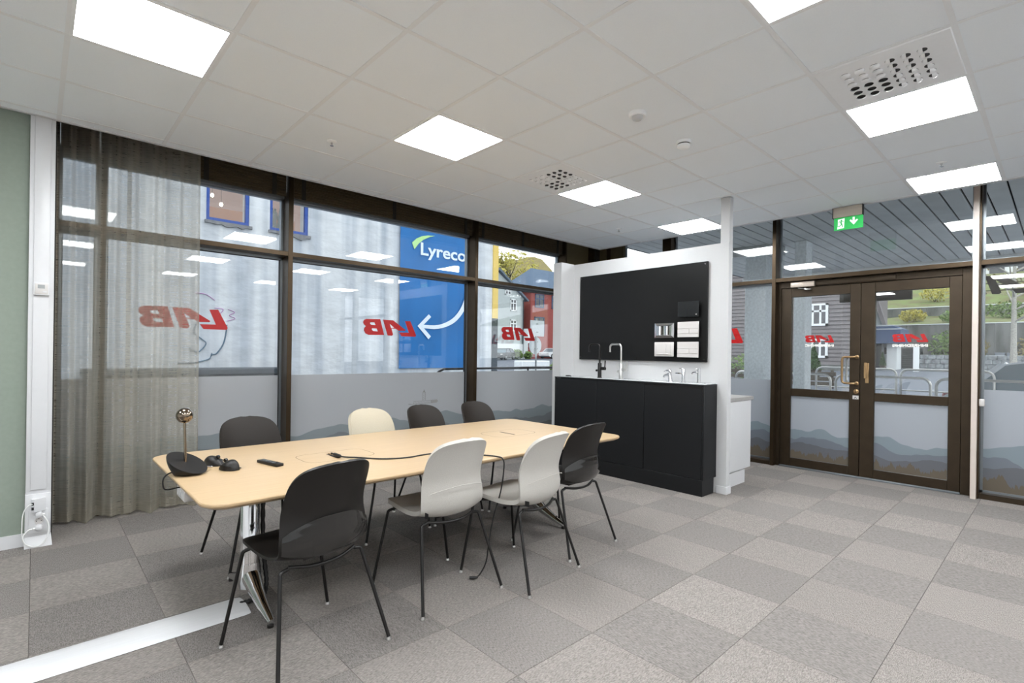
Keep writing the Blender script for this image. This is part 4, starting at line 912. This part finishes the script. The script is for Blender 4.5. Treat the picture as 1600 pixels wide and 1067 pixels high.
link('fronds', lv, 'plant_teal', pl); link('stem', MB().tube([(0, 0, 0), (.02, 0, .5), (0, 0, .95)], .03, 8), 'bark', pl)
# banner
bn = thing('blue_banner', 'tall blue advertising banner with white lettering and arrow on the whitewashed wall', 'banner', (7.109, WY-.03, .885))
b = MB(); nxx, nz_ = 24, 46; W_, H_ = 2.62, 4.6
for j in range(nz_+1):
    for i in range(nxx+1):
        x = W_*i/nxx; z = H_*j/nz_; b.v.append((x, -.012+.012*math.sin(2.2*x+1.7*z)*math.sin(1.3*z)*(0 if i in (0, nxx) else 1)+.006*math.sin(6*x-5*z), z))
for j in range(nz_):
    for i in range(nxx): a = j*(nxx+1)+i; b.f.append((a, a+1, a+nxx+2, a+nxx+1))
link('cloth', b, 'banner_blue', bn)
tm = fit_text(text_mesh('Lyreco', .6, .004, .012), 1.56, .45)
for v in tm.vertices: v.co = (.62+v.co.x, -.04+v.co.z, 2.99+v.co.y)
link('lettering', tm, 'banner_white', bn)
sw = [(.34, 3.39), (.48, 3.52), (.65, 3.61), (.85, 3.665), (1.09, 3.69), (.9, 3.625), (.7, 3.52), (.55, 3.39), (.42, 3.22)]
link('swoosh', MB().prism(sw, -.042, -.038, 'Y'), 'banner_green', bn)
ar = MB(); o_ = catmull([(.70, 0, 1.10), (1.23, 0, 1.10), (1.77, 0, 1.29), (2.14, 0, 1.67), (2.28, 0, 2.14), (2.30, 0, 2.6)], 20); i_ = catmull([(.70, 0, 1.19), (1.23, 0, 1.21), (1.70, 0, 1.40), (2.02, 0, 1.74), (2.18, 0, 2.16), (2.20, 0, 2.6)], 20)
for k in range(20): ar.prism([(o_[k].x, o_[k].z), (o_[k+1].x, o_[k+1].z), (i_[k+1].x, i_[k+1].z), (i_[k].x, i_[k].z)], -.042, -.038, 'Y')
ar.prism([(.55, 1.15), (.91, 1.49), (.99, 1.42), (.70, 1.15)], -.043, -.039, 'Y').prism([(.55, 1.15), (.70, 1.15), (.99, .88), (.91, .80)], -.0435, -.0395, 'Y')
link('arrow', ar, 'banner_white', bn)
# graffiti strokes on the wall
def stroke(pts, r, m, label):
    c = catmull([(p[0], WY-r-.001, p[1]) for p in pts], 40); o = link('graffiti', MB().tube(c, r, 6), m); o.scale = (1, 1, 1); tag(o, label, 'graffiti', 'graffiti strokes on the whitewashed wall')
stroke([(2.48, 1.92), (2.40, 1.80), (2.38, 1.66), (2.5, 1.55), (2.60, 1.45), (2.5, 1.3), (2.42, 1.27), (2.3, 1.35)], .011, 'graffiti_blue', 'blue graffiti S on the whitewashed wall')
stroke([(2.98, 1.85), (2.97, 1.70), (2.92, 1.45), (2.80, 1.25), (2.70, 1.22)], .014, 'graffiti_blue', 'blue graffiti curve right of the S on the whitewashed wall')
stroke([(2.71, 1.25), (2.67, 1.14), (2.55, 1.09), (2.37, 1.05), (2.1, 1.04)], .012, 'graffiti_blue', 'long blue graffiti line along the foot of the whitewashed wall')
stroke([(2.75, 2.19), (2.91, 2.17), (2.84, 2.06), (2.81, 2.0)], .008, 'graffiti_purple', 'purple graffiti seven on the whitewashed wall'); stroke([(3.0, 2.18), (3.13, 2.12), (3.03, 2.05), (3.14, 1.99), (2.98, 1.93)], .008, 'graffiti_purple', 'purple graffiti three on the whitewashed wall')
stroke([(2.39, 2.47), (2.58, 2.46), (2.75, 2.35)], .008, 'graffiti_purple', 'purple graffiti dash above the numerals on the whitewashed wall')
lw_ = thing('dark_ledge', 'dark low ledge at the foot of the whitewashed wall', 'ledge', (0, 0, 0))
link('slab', MB().rbox(.6, 11.4, .82, 4.0, 11.98, .95, .02, 1), 'dark_trim', lw_); link('base', MB().box(.7, 11.5, -.12, 3.9, 11.96, .82), 'dark_trim', lw_)
hr = thing('hand_railing', 'black handrail along the lane outside the window', 'railing', (0, 0, 0))
link('rail', MB().tube([(5.0, 7.6, .75), (5.35, 7.6, .99), (5.45, 7.6, 1.03), (7.6, 7.6, 1.04), (10.4, 7.6, 1.03)], .022, 8), 'black_metal', hr); link('rail', MB().tube([(7.2, 8.1, 1.0), (10.4, 8.1, .995)], .018, 8), 'black_metal', hr)
for x in (6.0, 7.6, 9.2): link('post', MB().tube([(x, 7.6, -.12), (x, 7.6, 1.03)], .018, 8), 'black_metal', hr)
# --- trees and shrubs
def leaves(mb, c, rad, n, size, fl=.5):
    for _ in range(n):
        v = Vector((random.gauss(0, 1), random.gauss(0, 1), random.gauss(0, 1))).normalized()*(random.random()**.4)
        p = Vector((c[0]+v.x*rad[0], c[1]+v.y*rad[1], c[2]+v.z*rad[2])); a = Vector((random.uniform(-1, 1), random.uniform(-1, 1), random.uniform(-1, 1))).normalized(); q = a.orthogonal().normalized(); s = size*random.uniform(.6, 1.4)
        mb.add([p-a*s-q*s*.5, p+a*s-q*s*.5, p+a*s+q*s*.5, p-a*s+q*s*.5], [(0, 1, 2, 3)])
def tree(x, y, z, h, r, m, label, nl=900, bare=.4, size=.2, bark='bark', crown=None, grp='trees outside'):
    t = thing('street_tree', label, 'tree', (x, y, z), 0, grp); tr = MB(); tips = []
    lean = random.uniform(-.3, .3)
    tr.tube(catmull([(0, 0, -.3), (lean*.2, 0, h*.25), (lean*.6, 0, h*.6), (lean, 0, h*.98)], 10), [.035*h*.55*(1-k/12)+.02 for k in range(11)], 8); link('trunk', tr, bark, t)
    br = MB()
    for k in range(16):
        f = random.uniform(.28, .95); a = random.uniform(0, 2*PI); L = r*(1.15-f*.6)*random.uniform(.7, 1.1); p0 = Vector((lean*f, 0, h*f)); p1 = p0+Vector((L*math.cos(a)*.6, L*math.sin(a)*.6, L*.35)); p2 = p0+Vector((L*math.cos(a), L*math.sin(a), L*.75)); q = catmull([p0, p1, p2], 5)
        br.tube(q, [.012*h*.5*(1-i/7)+.008 for i in range(6)], 5); tips.append(p2)
        for s_ in range(3):
            b0 = q[random.randint(2, 5)]; d = Vector((random.uniform(-1, 1), random.uniform(-1, 1), random.uniform(.1, 1)))*L*.35; br.tube([b0, b0+d*.5, b0+d], [.012, .009, .005], 4); tips.append(b0+d)
    link('branches', br, bark, t); lv = MB()
    for p in tips: leaves(lv, p, (r*.26, r*.26, r*.24), nl//len(tips), size)
    if nl: link('foliage', lv, m, t)
    return t
def shrub(x, y, z, rx, rz, m, label, n=260, size=.07, grp='shrubs outside'):
    t = thing('shrub', label, 'shrub', (x, y, z), 0, grp); lv = MB(); leaves(lv, (0, 0, rz*.95), (rx, rx, rz), n, size); link('foliage', lv, m, t)
    st = MB()
    for k in range(5): a = 2*PI*k/5; st.tube([(0, 0, -.05), (rx*.3*math.cos(a), rx*.3*math.sin(a), rz*.6), (rx*.6*math.cos(a), rx*.6*math.sin(a), rz*1.3)], [.02, .014, .006], 5)
    link('stems', st, 'bark', t)
# --- houses seen past the whitewashed building (far along the lane)
def gable_window(p, x0, z0, x1, z1, y, frame, mull=True, m='white_paint'):
    fr = MB(); w_ = .13
    fr.box(x0, y-.08, z0, x0+w_, y+.02, z1).box(x1-w_, y-.08, z0, x1, y+.02, z1).box(x0, y-.08, z0, x1, y+.02, z0+w_).box(x0, y-.08, z1-w_, x1, y+.02, z1)
    if mull: fr.box((x0+x1)/2-.06, y-.075, z0, (x0+x1)/2+.06, y+.02, z1).box(x0, y-.07, z0+(z1-z0)*.62, x1, y+.02, z0+(z1-z0)*.70)
    f = link('window_frame', fr, m, p); link('pane', MB().box(x0+.05, y-.03, z0+.05, x1-.05, y-.005, z1-.05), 'win_dark', f)
g0 = gz(45, 50)
gh = thing('grey_house', 'pale grey gabled house far along the lane', 'house', (0, 0, 0))
link('wall', MB().prism([(39.2, g0-.5), (49.0, g0-.5), (49.0, 8.8), (44.2, 11.9), (39.2, 8.8)], 50, 60, 'Y'), 'house_pale', gh)
link('roof', MB().prism([(38.7, 8.5), (44.2, 12.05), (44.2, 12.35), (38.5, 8.7)], 49.6, 60.3, 'Y').prism([(49.5, 8.35), (44.2, 12.05), (44.2, 12.35), (49.7, 8.5)], 49.6, 60.3, 'Y'), 'roof_slate', gh)
gable_window(gh, 46.5, 6.9, 47.6, 8.5, 50, 'white_paint'); gable_window(gh, 46.5, 4.2, 47.7, 5.75, 50, 'white_paint'); gable_window(gh, 45.5, 9.0, 46.6, 9.7, 50, 'white_paint')
link('base_wall', MB().box(39.2, 49.8, g0-.5, 49.0, 50.0, 2.5), 'white_paint', gh); link('downpipe', MB().tube([(48.8, 49.85, g0), (48.8, 49.85, 8.5)], .07, 6), 'dark_trim', gh)
rh = thing('red_house', 'red house with blue window frames beside the pale grey house', 'house', (0, 0, 0))
link('wall', MB().box(50.4, 50, g0-.5, 62, 58, 10.0), 'house_red', rh)
link('roof', MB().add([(50.0, 49.6, 9.9), (62.4, 49.6, 9.9), (62.4, 58.4, 9.9), (50, 58.4, 9.9), (54.4, 54, 14), (62, 54, 14)], [(0, 1, 5, 4), (1, 2, 5), (2, 3, 4, 5), (3, 0, 4), (3, 2, 1, 0)]), 'roof_blue', rh)
gable_window(rh, 51.2, 7.7, 53.0, 9.6, 50, None, True, 'house_blue'); gable_window(rh, 51.1, 4.0, 53.1, 6.4, 50, None, True, 'house_blue'); gable_window(rh, 54.6, 7.7, 56.4, 9.6, 50, None, True, 'house_blue')
ga = thing('red_garage', 'dark red garage door in a low building between the two houses', 'garage', (0, 0, 0))
link('wall', MB().box(48.9, 49.0, g0-.3, 50.3, 50.2, 4.6), 'white_paint', ga); 
for k in range(5): link('door_board', MB().box(48.95, 48.9, g0+.45*k, 50.4, 48.98, g0+.42+.45*k), 'garage_red', ga)
for k, (x, y, h, r, m, lab, nl, sz) in enumerate(((54, 78, 19, 6.5, 'leaf_autumn', 'tall half-bare autumn tree behind the pale grey house', 1900, .28), (66, 84, 20, 7, 'leaf_green', 'tall green-yellow tree behind the red house', 2600, .32), (60, 72, 16, 5.5, 'leaf_yellow', 'yellowing tree between the grey and red houses', 2300, .26), (76, 82, 19, 8, 'leaf_yellow', 'bright yellow-green tree beyond the partition end', 2600, .33), (48, 84, 22, 7, 'leaf_autumn', 'brownish tree rising behind the grey roof', 2000, .3), (70, 96, 26, 9, 'leaf_autumn', 'large bare-branched tree high on the slope behind the red roof', 1500, .3))):
    tree(x, y, gz(x, y), h, r, m, lab, nl, size=sz, grp='trees behind the lane houses')
b = MB(); nn = 30
for j in range(8):
    for i in range(nn): x = 20+i*4.2; b.v.append((x, 100+j*5, 1+j*4.8+2.0*math.sin(i*.7+j)+random.uniform(0, 1.2)))
for j in range(7):
    for i in range(nn-1): a = j*nn+i; b.f.append((a, a+1, a+nn+1, a+nn))
struct('hill_far', b, 'leaf_autumn', 'wooded slope far behind the lane houses')
# --- cars
def car(x, y, rz, m, label, name='parked_car'):
    z = gz(x, y) if x > 14 else -.12
    t = thing(name, label, 'car', (x, y, z), rz, 'parked cars outside')
    side = [(-2.05, .38), (-2.1, .62), (-2.02, .86), (-1.2, .95), (1.85, .93), (2.05, .78), (2.08, .4), (1.75, .22), (-1.7, .22)]
    def body(pr, w0, taper=None):
        b = MB(); n = len(pr)
        for s, ins in ((-1, .06), (-1, 0), (1, 0), (1, .06)):
            yy = s*(w0 if not ins else w0)
            for px_, pz_ in pr: b.v.append((px_*(1 if not ins else .985), s*(w0-(0 if not ins else 0)) if not taper else s*taper(pz_), pz_))
        idx = [0*n, 1*n, 2*n, 3*n]
        b.v = []
        for s, k in ((-1, .97), (-1, 1), (1, 1), (1, .97)):
            for px_, pz_ in pr: b.v.append((px_*k, s*((w0 if k == 1 else w0+.012) if not taper else taper(pz_)), pz_))
        for q in range(n): b.f.append((n+q, n+(q+1) % n, 2*n+(q+1) % n, 2*n+q))
        b.f.append(tuple(n+q for q in range(n-1, -1, -1))); b.f.append(tuple(2*n+q for q in range(n))); b.v = b.v; return b
    link('body', body(side, .86).mesh('body', True), m, t)
    tp = lambda zz: .84-.22*max(0, zz-.93)/.5
    cab_ = [(-1.2, .93), (-.62, 1.36), (-.3, 1.43), (.9, 1.42), (1.25, 1.36), (1.78, .93)]
    link('cabin_glass', body(cab_, .8, tp).mesh('cabin_glass', True), 'car_glass', t)
    roof = [(-.66, 1.37), (-.3, 1.435), (.9, 1.425), (1.3, 1.35), (1.3, 1.38), (.9, 1.46), (-.3, 1.47), (-.66, 1.40)]
    link('roof', body(roof, .66).mesh('roof', True), m, t)
    for sx in (-1, 1):
        link('pillar', MB().tube([(-1.18, sx*.845, .93), (-.6, sx*.66, 1.39)], .035, 6), m, t); link('pillar', MB().tube([(.35, sx*.845, .93), (.3, sx*.655, 1.42)], .03, 6), 'tyre', t); link('pillar', MB().tube([(1.72, sx*.845, .93), (1.28, sx*.66, 1.38)], .05, 6), m, t)
        for wx in (-1.3, 1.3):
            wh = link('wheel', MB().lathe([(.2, -.1), (.31, -.1), (.33, -.06), (.33, .06), (.31, .1), (.2, .1)], 24), 'tyre', t, (wx, sx*.80, .33), (PI/2, 0, 0)); link('hub', MB().lathe([(.2, -.105), (.2, .105)], 12), 'galv', wh)
        link('headlight', MB().rbox(-2.1, sx*.6-.14, .62, -2.0, sx*.6+.14, .76, .02, 1), 'plate_white', t); link('tail_light', MB().rbox(1.98, sx*.62-.12, .68, 2.075, sx*.62+.12, .84, .02, 1), 'garage_red', t)
    return t
car(43.6, 48.0, math.radians(25), 'car_dark', 'dark parked car by the hedge in front of the grey house')
car(53.2, 48.4, math.radians(8), 'car_white', 'white parked car in front of the red house')
car(13.1, -.55, math.radians(90), 'car_silver', 'silver car parked at the kerb right of the entrance doors')
# --- sign post by the lane
sp = thing('traffic_sign', 'grey back of a traffic sign post by the lane', 'sign', (13.4, 13.0, 0))
link('pole', MB().tube([(0, 0, -.1), (0, 0, 2.6)], .035, 10), 'galv', sp); link('sign_plate', MB().rbox(-.36, -.05, 1.95, .36, -.04, 2.52, .002, 1), 'sign_back', sp); link('round_plate', MB().lathe([(.32, 0), (.32, .012)], 28), 'sign_back', sp, (0, .05, 1.62), (PI/2, 0, 0))
for z in (1.5, 1.75, 2.1, 2.4): link('clamp', MB().rbox(-.05, -.06, z-.02, .05, .05, z+.02, .004, 1), 'galv', sp)
tag(link('concrete_block', MB().rbox(17.6, 18, -.1, 19.6, 18.6, .95, .03, 1), 'concrete'), 'low concrete block behind the traffic sign post', 'concrete block')
for x, y, r, lab in ((46.3, 48.3, .75, 'green hedge bush behind the dark car'), (48.2, 48.2, .6, 'small green bush at the wall of the grey house'), (20.5, 18.2, .5, 'green bush beside the low concrete block')):
    shrub(x, y, gz(x, y), r, r*.9, 'leaf_green', lab, 420, .12)

# --- entrance side: canopy, columns, street
cn = thing('entrance_canopy', 'grey metal slat soffit of the canopy outside the entrance', 'canopy', (0, 0, 0))
SZ = 3.2; sp_ = .1826; y_ = -6.0+.12; pm = MB().rbox(6.92, -.083, 0, 12.6, .083, .03, .004, 1).mesh('soffit_panel'); pm.materials.append(M['soffit_grey'])
while y_ < 5.2:
    link('soffit_panel', pm, None, cn, (0, y_, SZ)); y_ += sp_
link('deck', MB().box(6.9, -6, SZ+.035, 12.6, 5.3, SZ+.4), 'soffit_joint', cn); link('front_beam', MB().rbox(12.6, -6, SZ-.12, 12.85, 5.3, SZ+.45, .01, 1), 'soffit_grey', cn)
link('side_beam', MB().rbox(8.9, 3.2, SZ-.16, 9.3, 5.3, SZ-.002, .01, 1), 'soffit_grey', cn)
def column(x, y0, y1, label):
    t = thing('concrete_column', label, 'column', (x, (y0+y1)/2, -.03), 0, 'concrete columns of the canopy'); w_ = (y1-y0)/2
    link('shaft', MB().rbox(0, -w_, 0, .3, w_, SZ+.03, .01, 1), 'concrete', t); link('foot', MB().rbox(-.02, -w_-.02, 0, .32, w_+.02, .1, .005, 1), 'concrete', t)
column(9.0, 3.40, 3.74, 'pale concrete column seen left of the entrance doors'); column(9.0, 2.79, 2.96, 'slim pale concrete column seen through the left door leaf')
hb = thing('hanging_sign', 'dark back of a hanging sign box outside the doors', 'sign', (7.35, 1.53, 2.02)); link('box', MB().rbox(-.03, -.35, 0, .03, .36, .2, .004, 1), 'sign_brown', hb); link('bracket', MB().rbox(-.48, -.3, .215, .02, -.27, .235, .003, 1).rbox(-.48, .27, .215, .02, .3, .235, .003, 1), 'black_metal', hb)
ls = thing('letter_sign', 'dark mirrored back of large sign letters on two rails at the far right', 'sign', (0, 0, 0))
link('letters', logo_mesh('letters', lambda u, v, d: (7.3+d, .806-.66*u, 2.02+.19*v), .02), 'sign_brown', ls)
for z in (2.06, 2.135): link('rail', MB().box(7.312, .1, z-.004, 7.322, .84, z+.004), 'sign_brown', ls)
for y in (.68, .82): link('bracket', MB().box(6.875, y-.008, 2.127, 7.32, y+.008, 2.143), 'black_metal', ls)
def rack(x, y0, y1, zt, label):
    t = thing('bike_rack', label, 'bike rack', (x, (y0+y1)/2, -.08), 0, 'bike racks on the pavement'); h = (y1-y0)/2; zt += .08; r = .11
    pts = [(0, -h, 0), (0, -h, zt-r)]+[(0, -h+r-r*math.cos(a), zt-r+r*math.sin(a)) for a in [PI/2*k/5 for k in range(1, 6)]]+[(0, h-r+r*math.sin(a), zt-r+r*math.cos(a)) for a in [PI/2*k/5 for k in range(0, 6)]]+[(0, h, 0)]
    link('hoop', MB().tube(pts, .02, 8), 'brushed_steel', t); link('cross_rail', MB().tube([(0, -h, zt*.68), (0, h, zt*.68)], .013, 8), 'brushed_steel', t)
for a in ((10, 2.70, 4.3, 1.05, 'steel bike rack hoop seen through the left door leaf'), (10, 1.37, 2.62, 1.04, 'steel bike rack hoop seen through the right door leaf'), (10, -.1, 1.30, 1.04, 'steel bike rack hoop behind the right door stile'), (12, 2.15, 3.5, 1.13, 'steel bike rack hoop in the second row, left one'), (12, .8, 2.08, 1.13, 'steel bike rack hoop in the second row, right one')): rack(*a)
# grey clapboard house across the street
ch = thing('clapboard_house', 'grey-brown clapboard house with white windows across the street', 'house', (0, 0, 0))
hx, hy0, hy1, hg = 38.0, 9.0, 24.0, .35
cb = MB(); z = hg+.5
while z < 8.2: cb.add([(hx-.08, hy0, z), (hx-.08, hy1, z), (hx-.01, hy1, z+.26), (hx-.01, hy0, z+.26)], [(0, 1, 2, 3)]); cb.add([(hx-.01, hy0, z+.26), (hx-.01, hy1, z+.26), (hx-.08, hy1, z+.26), (hx-.08, hy0, z+.26)], [(0, 1, 2, 3)]); z += .26
o = link('clapboards', cb.mesh('clapboards'), 'house_grey', ch); o['kind'] = 'stuff'
link('wall', MB().box(hx+.005, hy0, 0, hx+9, hy1, 8.2), 'house_grey', ch); link('foundation', MB().box(hx-.06, hy0, 0, hx+.01, hy1, hg+.52), 'concrete_wall', ch)
link('corner_board', MB().box(hx-.06, hy0-.05, hg, hx+.1, hy0+.12, 8.2), 'house_grey', ch); link('roof', MB().prism([(hx-.5, 8.1), (hx+4.5, 11.5), (hx+9.5, 8.1)], hy0-.4, hy1+.4, 'Y').mesh('roof'), 'roof_slate', ch)
def hwin(y0, y1, z0, z1, rows):
    f = link('window_frame', MB().box(hx-.16, y0, z0, hx, y1, z0+.14)  .box(hx-.16, y0, z1-.12, hx, y1, z1)  .box(hx-.16, y0, z0, hx, y0+.14, z1)  .box(hx-.16, y1-.14, z0, hx, y1, z1).box(hx-.14, y0+(y1-y0)/3-.06, z0, hx, y0+(y1-y0)/3+.06, z1).box(hx-.14, y0+2*(y1-y0)/3-.06, z0, hx, y0+2*(y1-y0)/3+.06, z1).box(hx-.14, y0, z0+(z1-z0)*.62, hx, y1, z0+(z1-z0)*.7), 'white_paint', ch)
    for k in range(3):
        a = y0+(y1-y0)*k/3; c = y0+(y1-y0)*(k+1)/3
        for za, zb in ((z0, z0+(z1-z0)*.66), (z0+(z1-z0)*.66, z1)): link('pane', MB().box(hx-.11, a+.05, za+.05, hx-.09, c-.05, zb-.04), 'win_dark', f)
hwin(10.41, 11.75, 3.39, 4.85, 2); hwin(10.41, 11.75, 1.29, 2.53, 2); hwin(14.2, 15.6, 3.39, 4.85, 2); hwin(14.2, 15.6, 1.29, 2.53, 2)
# porch with blue canopy, door and steps
pc = thing('porch', 'small porch with dark blue canopy, white door and white wall across the street', 'porch', (0, 0, 0))
link('canopy', MB().prism([(8.94, 2.30), (8.94, 3.46), (7.6, 3.46), (7.14, 3.24), (7.14, 2.31)], 41, 43.5, 'X').mesh('canopy'), 'house_blue', pc); link('canopy_edge', MB().box(40.96, 7.1, 3.2, 41, 8.94, 3.26).box(40.96, 7.6, 3.42, 41, 8.94, 3.5), 'sign_back', pc)
link('door', MB().rbox(43.3, 8.14, .72, 43.4, 8.6, 2.34, .01, 1), 'white_paint', pc); link('door_pane', MB().box(43.28, 8.3, 1.6, 43.3, 8.45, 2.05), 'win_dark', pc); link('recess', MB().box(43.4, 7.5, .4, 43.5, 8.94, 2.4), 'dark_trim', pc)
link('white_wall', MB().box(42.0, 7.52, .4, 43.4, 8.06, 2.31), 'white_paint', pc); link('bargeboard', MB().prism([(8.78, 5.3), (8.40, 5.15), (7.94, 3.46), (8.14, 3.46)], 41.2, 41.5, 'X'), 'house_grey', pc); link('gable_wall', MB().prism([(8.94, 3.46), (8.94, 5.35), (8.7, 5.2), (8.16, 3.46)], 41.5, 41.6, 'X'), 'house_pale', pc)
ss = thing('stone_steps', 'dark stone steps climbing the bank beside the porch', 'stairs', (0, 0, 0))
for k in range(10): link('step', MB().rbox(44.7+.32*k, 6.95+.01*k, .4, 47.95, 8.5, .85+.135*k, .01, 1), 'stone_dark', ss)
# hillside terraces
def slope(name, xs_, y0, y1, m, label):
    b = MB(); ny = 24
    for x, z in xs_:
        for j in range(ny+1): b.v.append((x, y0+(y1-y0)*j/ny, z+random.uniform(-.06, .06)*min(3, 1+.1*(x-48))))
    for i in range(len(xs_)-1):
        for j in range(ny): a = i*(ny+1)+j; b.f.append((a, a+1, a+ny+2, a+ny+1))
    return struct(name, b, m, label)
slope('hillside_lower', [(48.3, 3.78), (50, 4.0), (52, 4.3), (54, 4.6), (56, 4.9)], -30, 11, 'grass', 'grassy terrace between the two retaining walls')
slope('hillside_upper', [(56.3, 5.7), (59, 6.3), (63, 7.3), (67, 8.3), (71, 9.2), (80, 11), (95, 13)], -60, 30, 'grass', 'grassy hillside above the upper retaining wall')
def rwall(x, y0, y1, z0, z1, label):
    t = thing('retaining_wall', label, 'wall', (x, 0, 0), 0, 'retaining walls of the hillside'); y = y0; k = 0
    while y < y1: link('wall_section', MB().rbox(0, y, z0, .3, min(y1, y+2.4)-.02, z1+random.uniform(-.02, .02), .02, 1), 'concrete_wall', t); y += 2.4
    link('coping', MB().rbox(-.04, y0, z1, .34, y1, z1+.06, .01, 1), 'concrete', t)
rwall(48.0, -28, 9.0, .5, 3.8, 'stained lower retaining wall behind the steps'); rwall(56.0, -28, 11, 4.7, 5.68, 'stained upper retaining wall on the hillside')
lw2 = thing('stone_wall', 'low stone garden wall in front of the bank', 'wall', (0, 0, 0))
for k in range(22):
    for j in range(4): y = 6.8-.42*k-(.2 if j % 2 else 0); link('stone', MB().rbox(44+random.uniform(0, .04), y-.41, .4+.3*j, 44.4, y, .69+.3*j, .03, 1), 'stone', lw2)
tag(link('white_pillar', MB().rbox(39.9, 6.04, .4, 40.1, 6.32, 2.04, .015, 1), 'white_paint'), 'white square pillar in front of the stone garden wall', 'pillar')
def wheelie(y, label):
    t = thing('wheelie_bin', label, 'bin', (46, y, .72), 0, 'wheelie bins'); link('body', MB().add([(-.2, -.17, .05), (.2, -.17, .05), (.2, .17, .05), (-.2, .17, .05), (-.27, -.23, 1.0), (.27, -.23, 1.0), (.27, .23, 1.0), (-.27, .23, 1.0)], [(0, 3, 2, 1), (4, 5, 6, 7), (0, 1, 5, 4), (1, 2, 6, 5), (2, 3, 7, 6), (3, 0, 4, 7)]), 'bin_grey', t); link('lid', MB().rbox(-.29, -.25, 1.0, .29, .25, 1.07, .02, 1), 'bin_grey', t); link('wheel', MB().tube([(.2, -.2, .08), (.2, .2, .08)], .08, 12), 'tyre', t)
wheelie(2.81, 'grey wheelie bin nearer the white post'); wheelie(2.25, 'pale grey wheelie bin directly left of the tree trunk')
tree(43.2, 2.06, gz(43.2, 2), 8.5, 3.2, 'leaf_autumn', 'slim pale-barked tree with bare branches behind the car', 160, size=.1, bark='bark_pale', grp='trees on the bank')
for x, y, z, rx, rz, m, lab, n in ((52, 8.3, 4.25, .9, .55, 'leaf_yellow', 'bright yellow bush on the terrace between the retaining walls', 420), (46.6, 5.6, 1.4, 1.0, 1.0, 'leaf_green', 'loose green bush in front of the lower retaining wall', 420), (46.4, 4.2, 1.4, .9, .8, 'leaf_autumn', 'brown-yellow bush right of the white pillar', 380), (46.6, 1.0, 1.2, 1.3, .9, 'leaf_autumn', 'brownish shrub behind the wheelie bins', 420), (46.8, -.8, 1.2, 1.2, 1.1, 'leaf_green', 'green shrub behind the parked silver car', 420), (50, 5.5, 4.0, .9, .5, 'leaf_green', 'green shrub on the lower terrace', 300), (53, 3.0, 4.4, 1.2, .7, 'leaf_green', 'green shrub on the terrace above the bins', 340), (60, 8.0, 6.5, 1.2, .8, 'leaf_yellow', 'yellow-green bush on the upper hillside', 360), (60, 1.0, 6.5, 1.6, 1.0, 'leaf_autumn', 'brown scrub on the upper hillside at right', 380), (52, -1.0, 4.2, 1.4, .8, 'leaf_autumn', 'dry scrub on the terrace at right', 380), (24.4, 10.1, .3, .75, .6, 'leaf_green', 'leafy bush left of the concrete column', 420)):
    shrub(x, y, z, rx, rz, m, lab, n, .09 if x > 30 else .05)
def topiary(x, y, z, h, r, label):
    t = thing('topiary', label, 'topiary', (x, y, z), 0, 'potted cone trees'); lv = MB()
    for _ in range(900):
        f = random.random()**1.3; a = random.uniform(0, 2*PI); rr = r*(1-f)*random.uniform(.75, 1.05); p = Vector((rr*math.cos(a), rr*math.sin(a), .3+f*h)); q = Vector((random.uniform(-1, 1), random.uniform(-1, 1), random.uniform(-1, 1))).normalized(); w_ = q.orthogonal().normalized(); s = .035
        lv.add([p-q*s-w_*s, p+q*s-w_*s, p+q*s+w_*s, p-q*s+w_*s], [(0, 1, 2, 3)])
    link('foliage', lv, 'leaf_dark', t); link('core', MB().lathe([(r*.8, .3), (r*.4, .3+h*.5), (.02, .3+h*.97)], 12), 'leaf_dark', t); link('pot', MB().lathe([(r*.75, 0), (r*1.0, .3), (r*.95, .32)], 16), 'bark', t)
topiary(24, 7.11, .52, 1.05, .30, 'cone-shaped evergreen in a pot seen through the left door leaf'); topiary(41, 8.08, .55, .85, .17, 'small dark evergreen beside the porch door')
pr = thing('planter_fence', 'low weathered plank fence along the far side of the street', 'fence', (0, 0, 0))
for k in range(3): link('plank', MB().rbox(22.9, 6.0, .2+.2*k, 22.96, 12.5, .36+.2*k, .005, 1), 'bark', pr)
for k in range(6): link('fence_post', MB().rbox(22.96, 6.1+1.25*k, 0, 23.04, 6.2+1.25*k, .85, .005, 1), 'bark', pr)
wb_ = thing('white_building', 'white building at the top of the hillside at far right', 'building', (0, 0, 0))
link('wall', MB().box(90, -25, 10, 96, 7.2, 20), 'white_paint', wb_)
for k in range(5):
    for j in range(2): link('window_pane', MB().box(89.9, 5.2-2.6*k, 11.7+2.9*j, 90.02, 6.6-2.6*k, 13.0+2.9*j), 'win_dark', wb_)
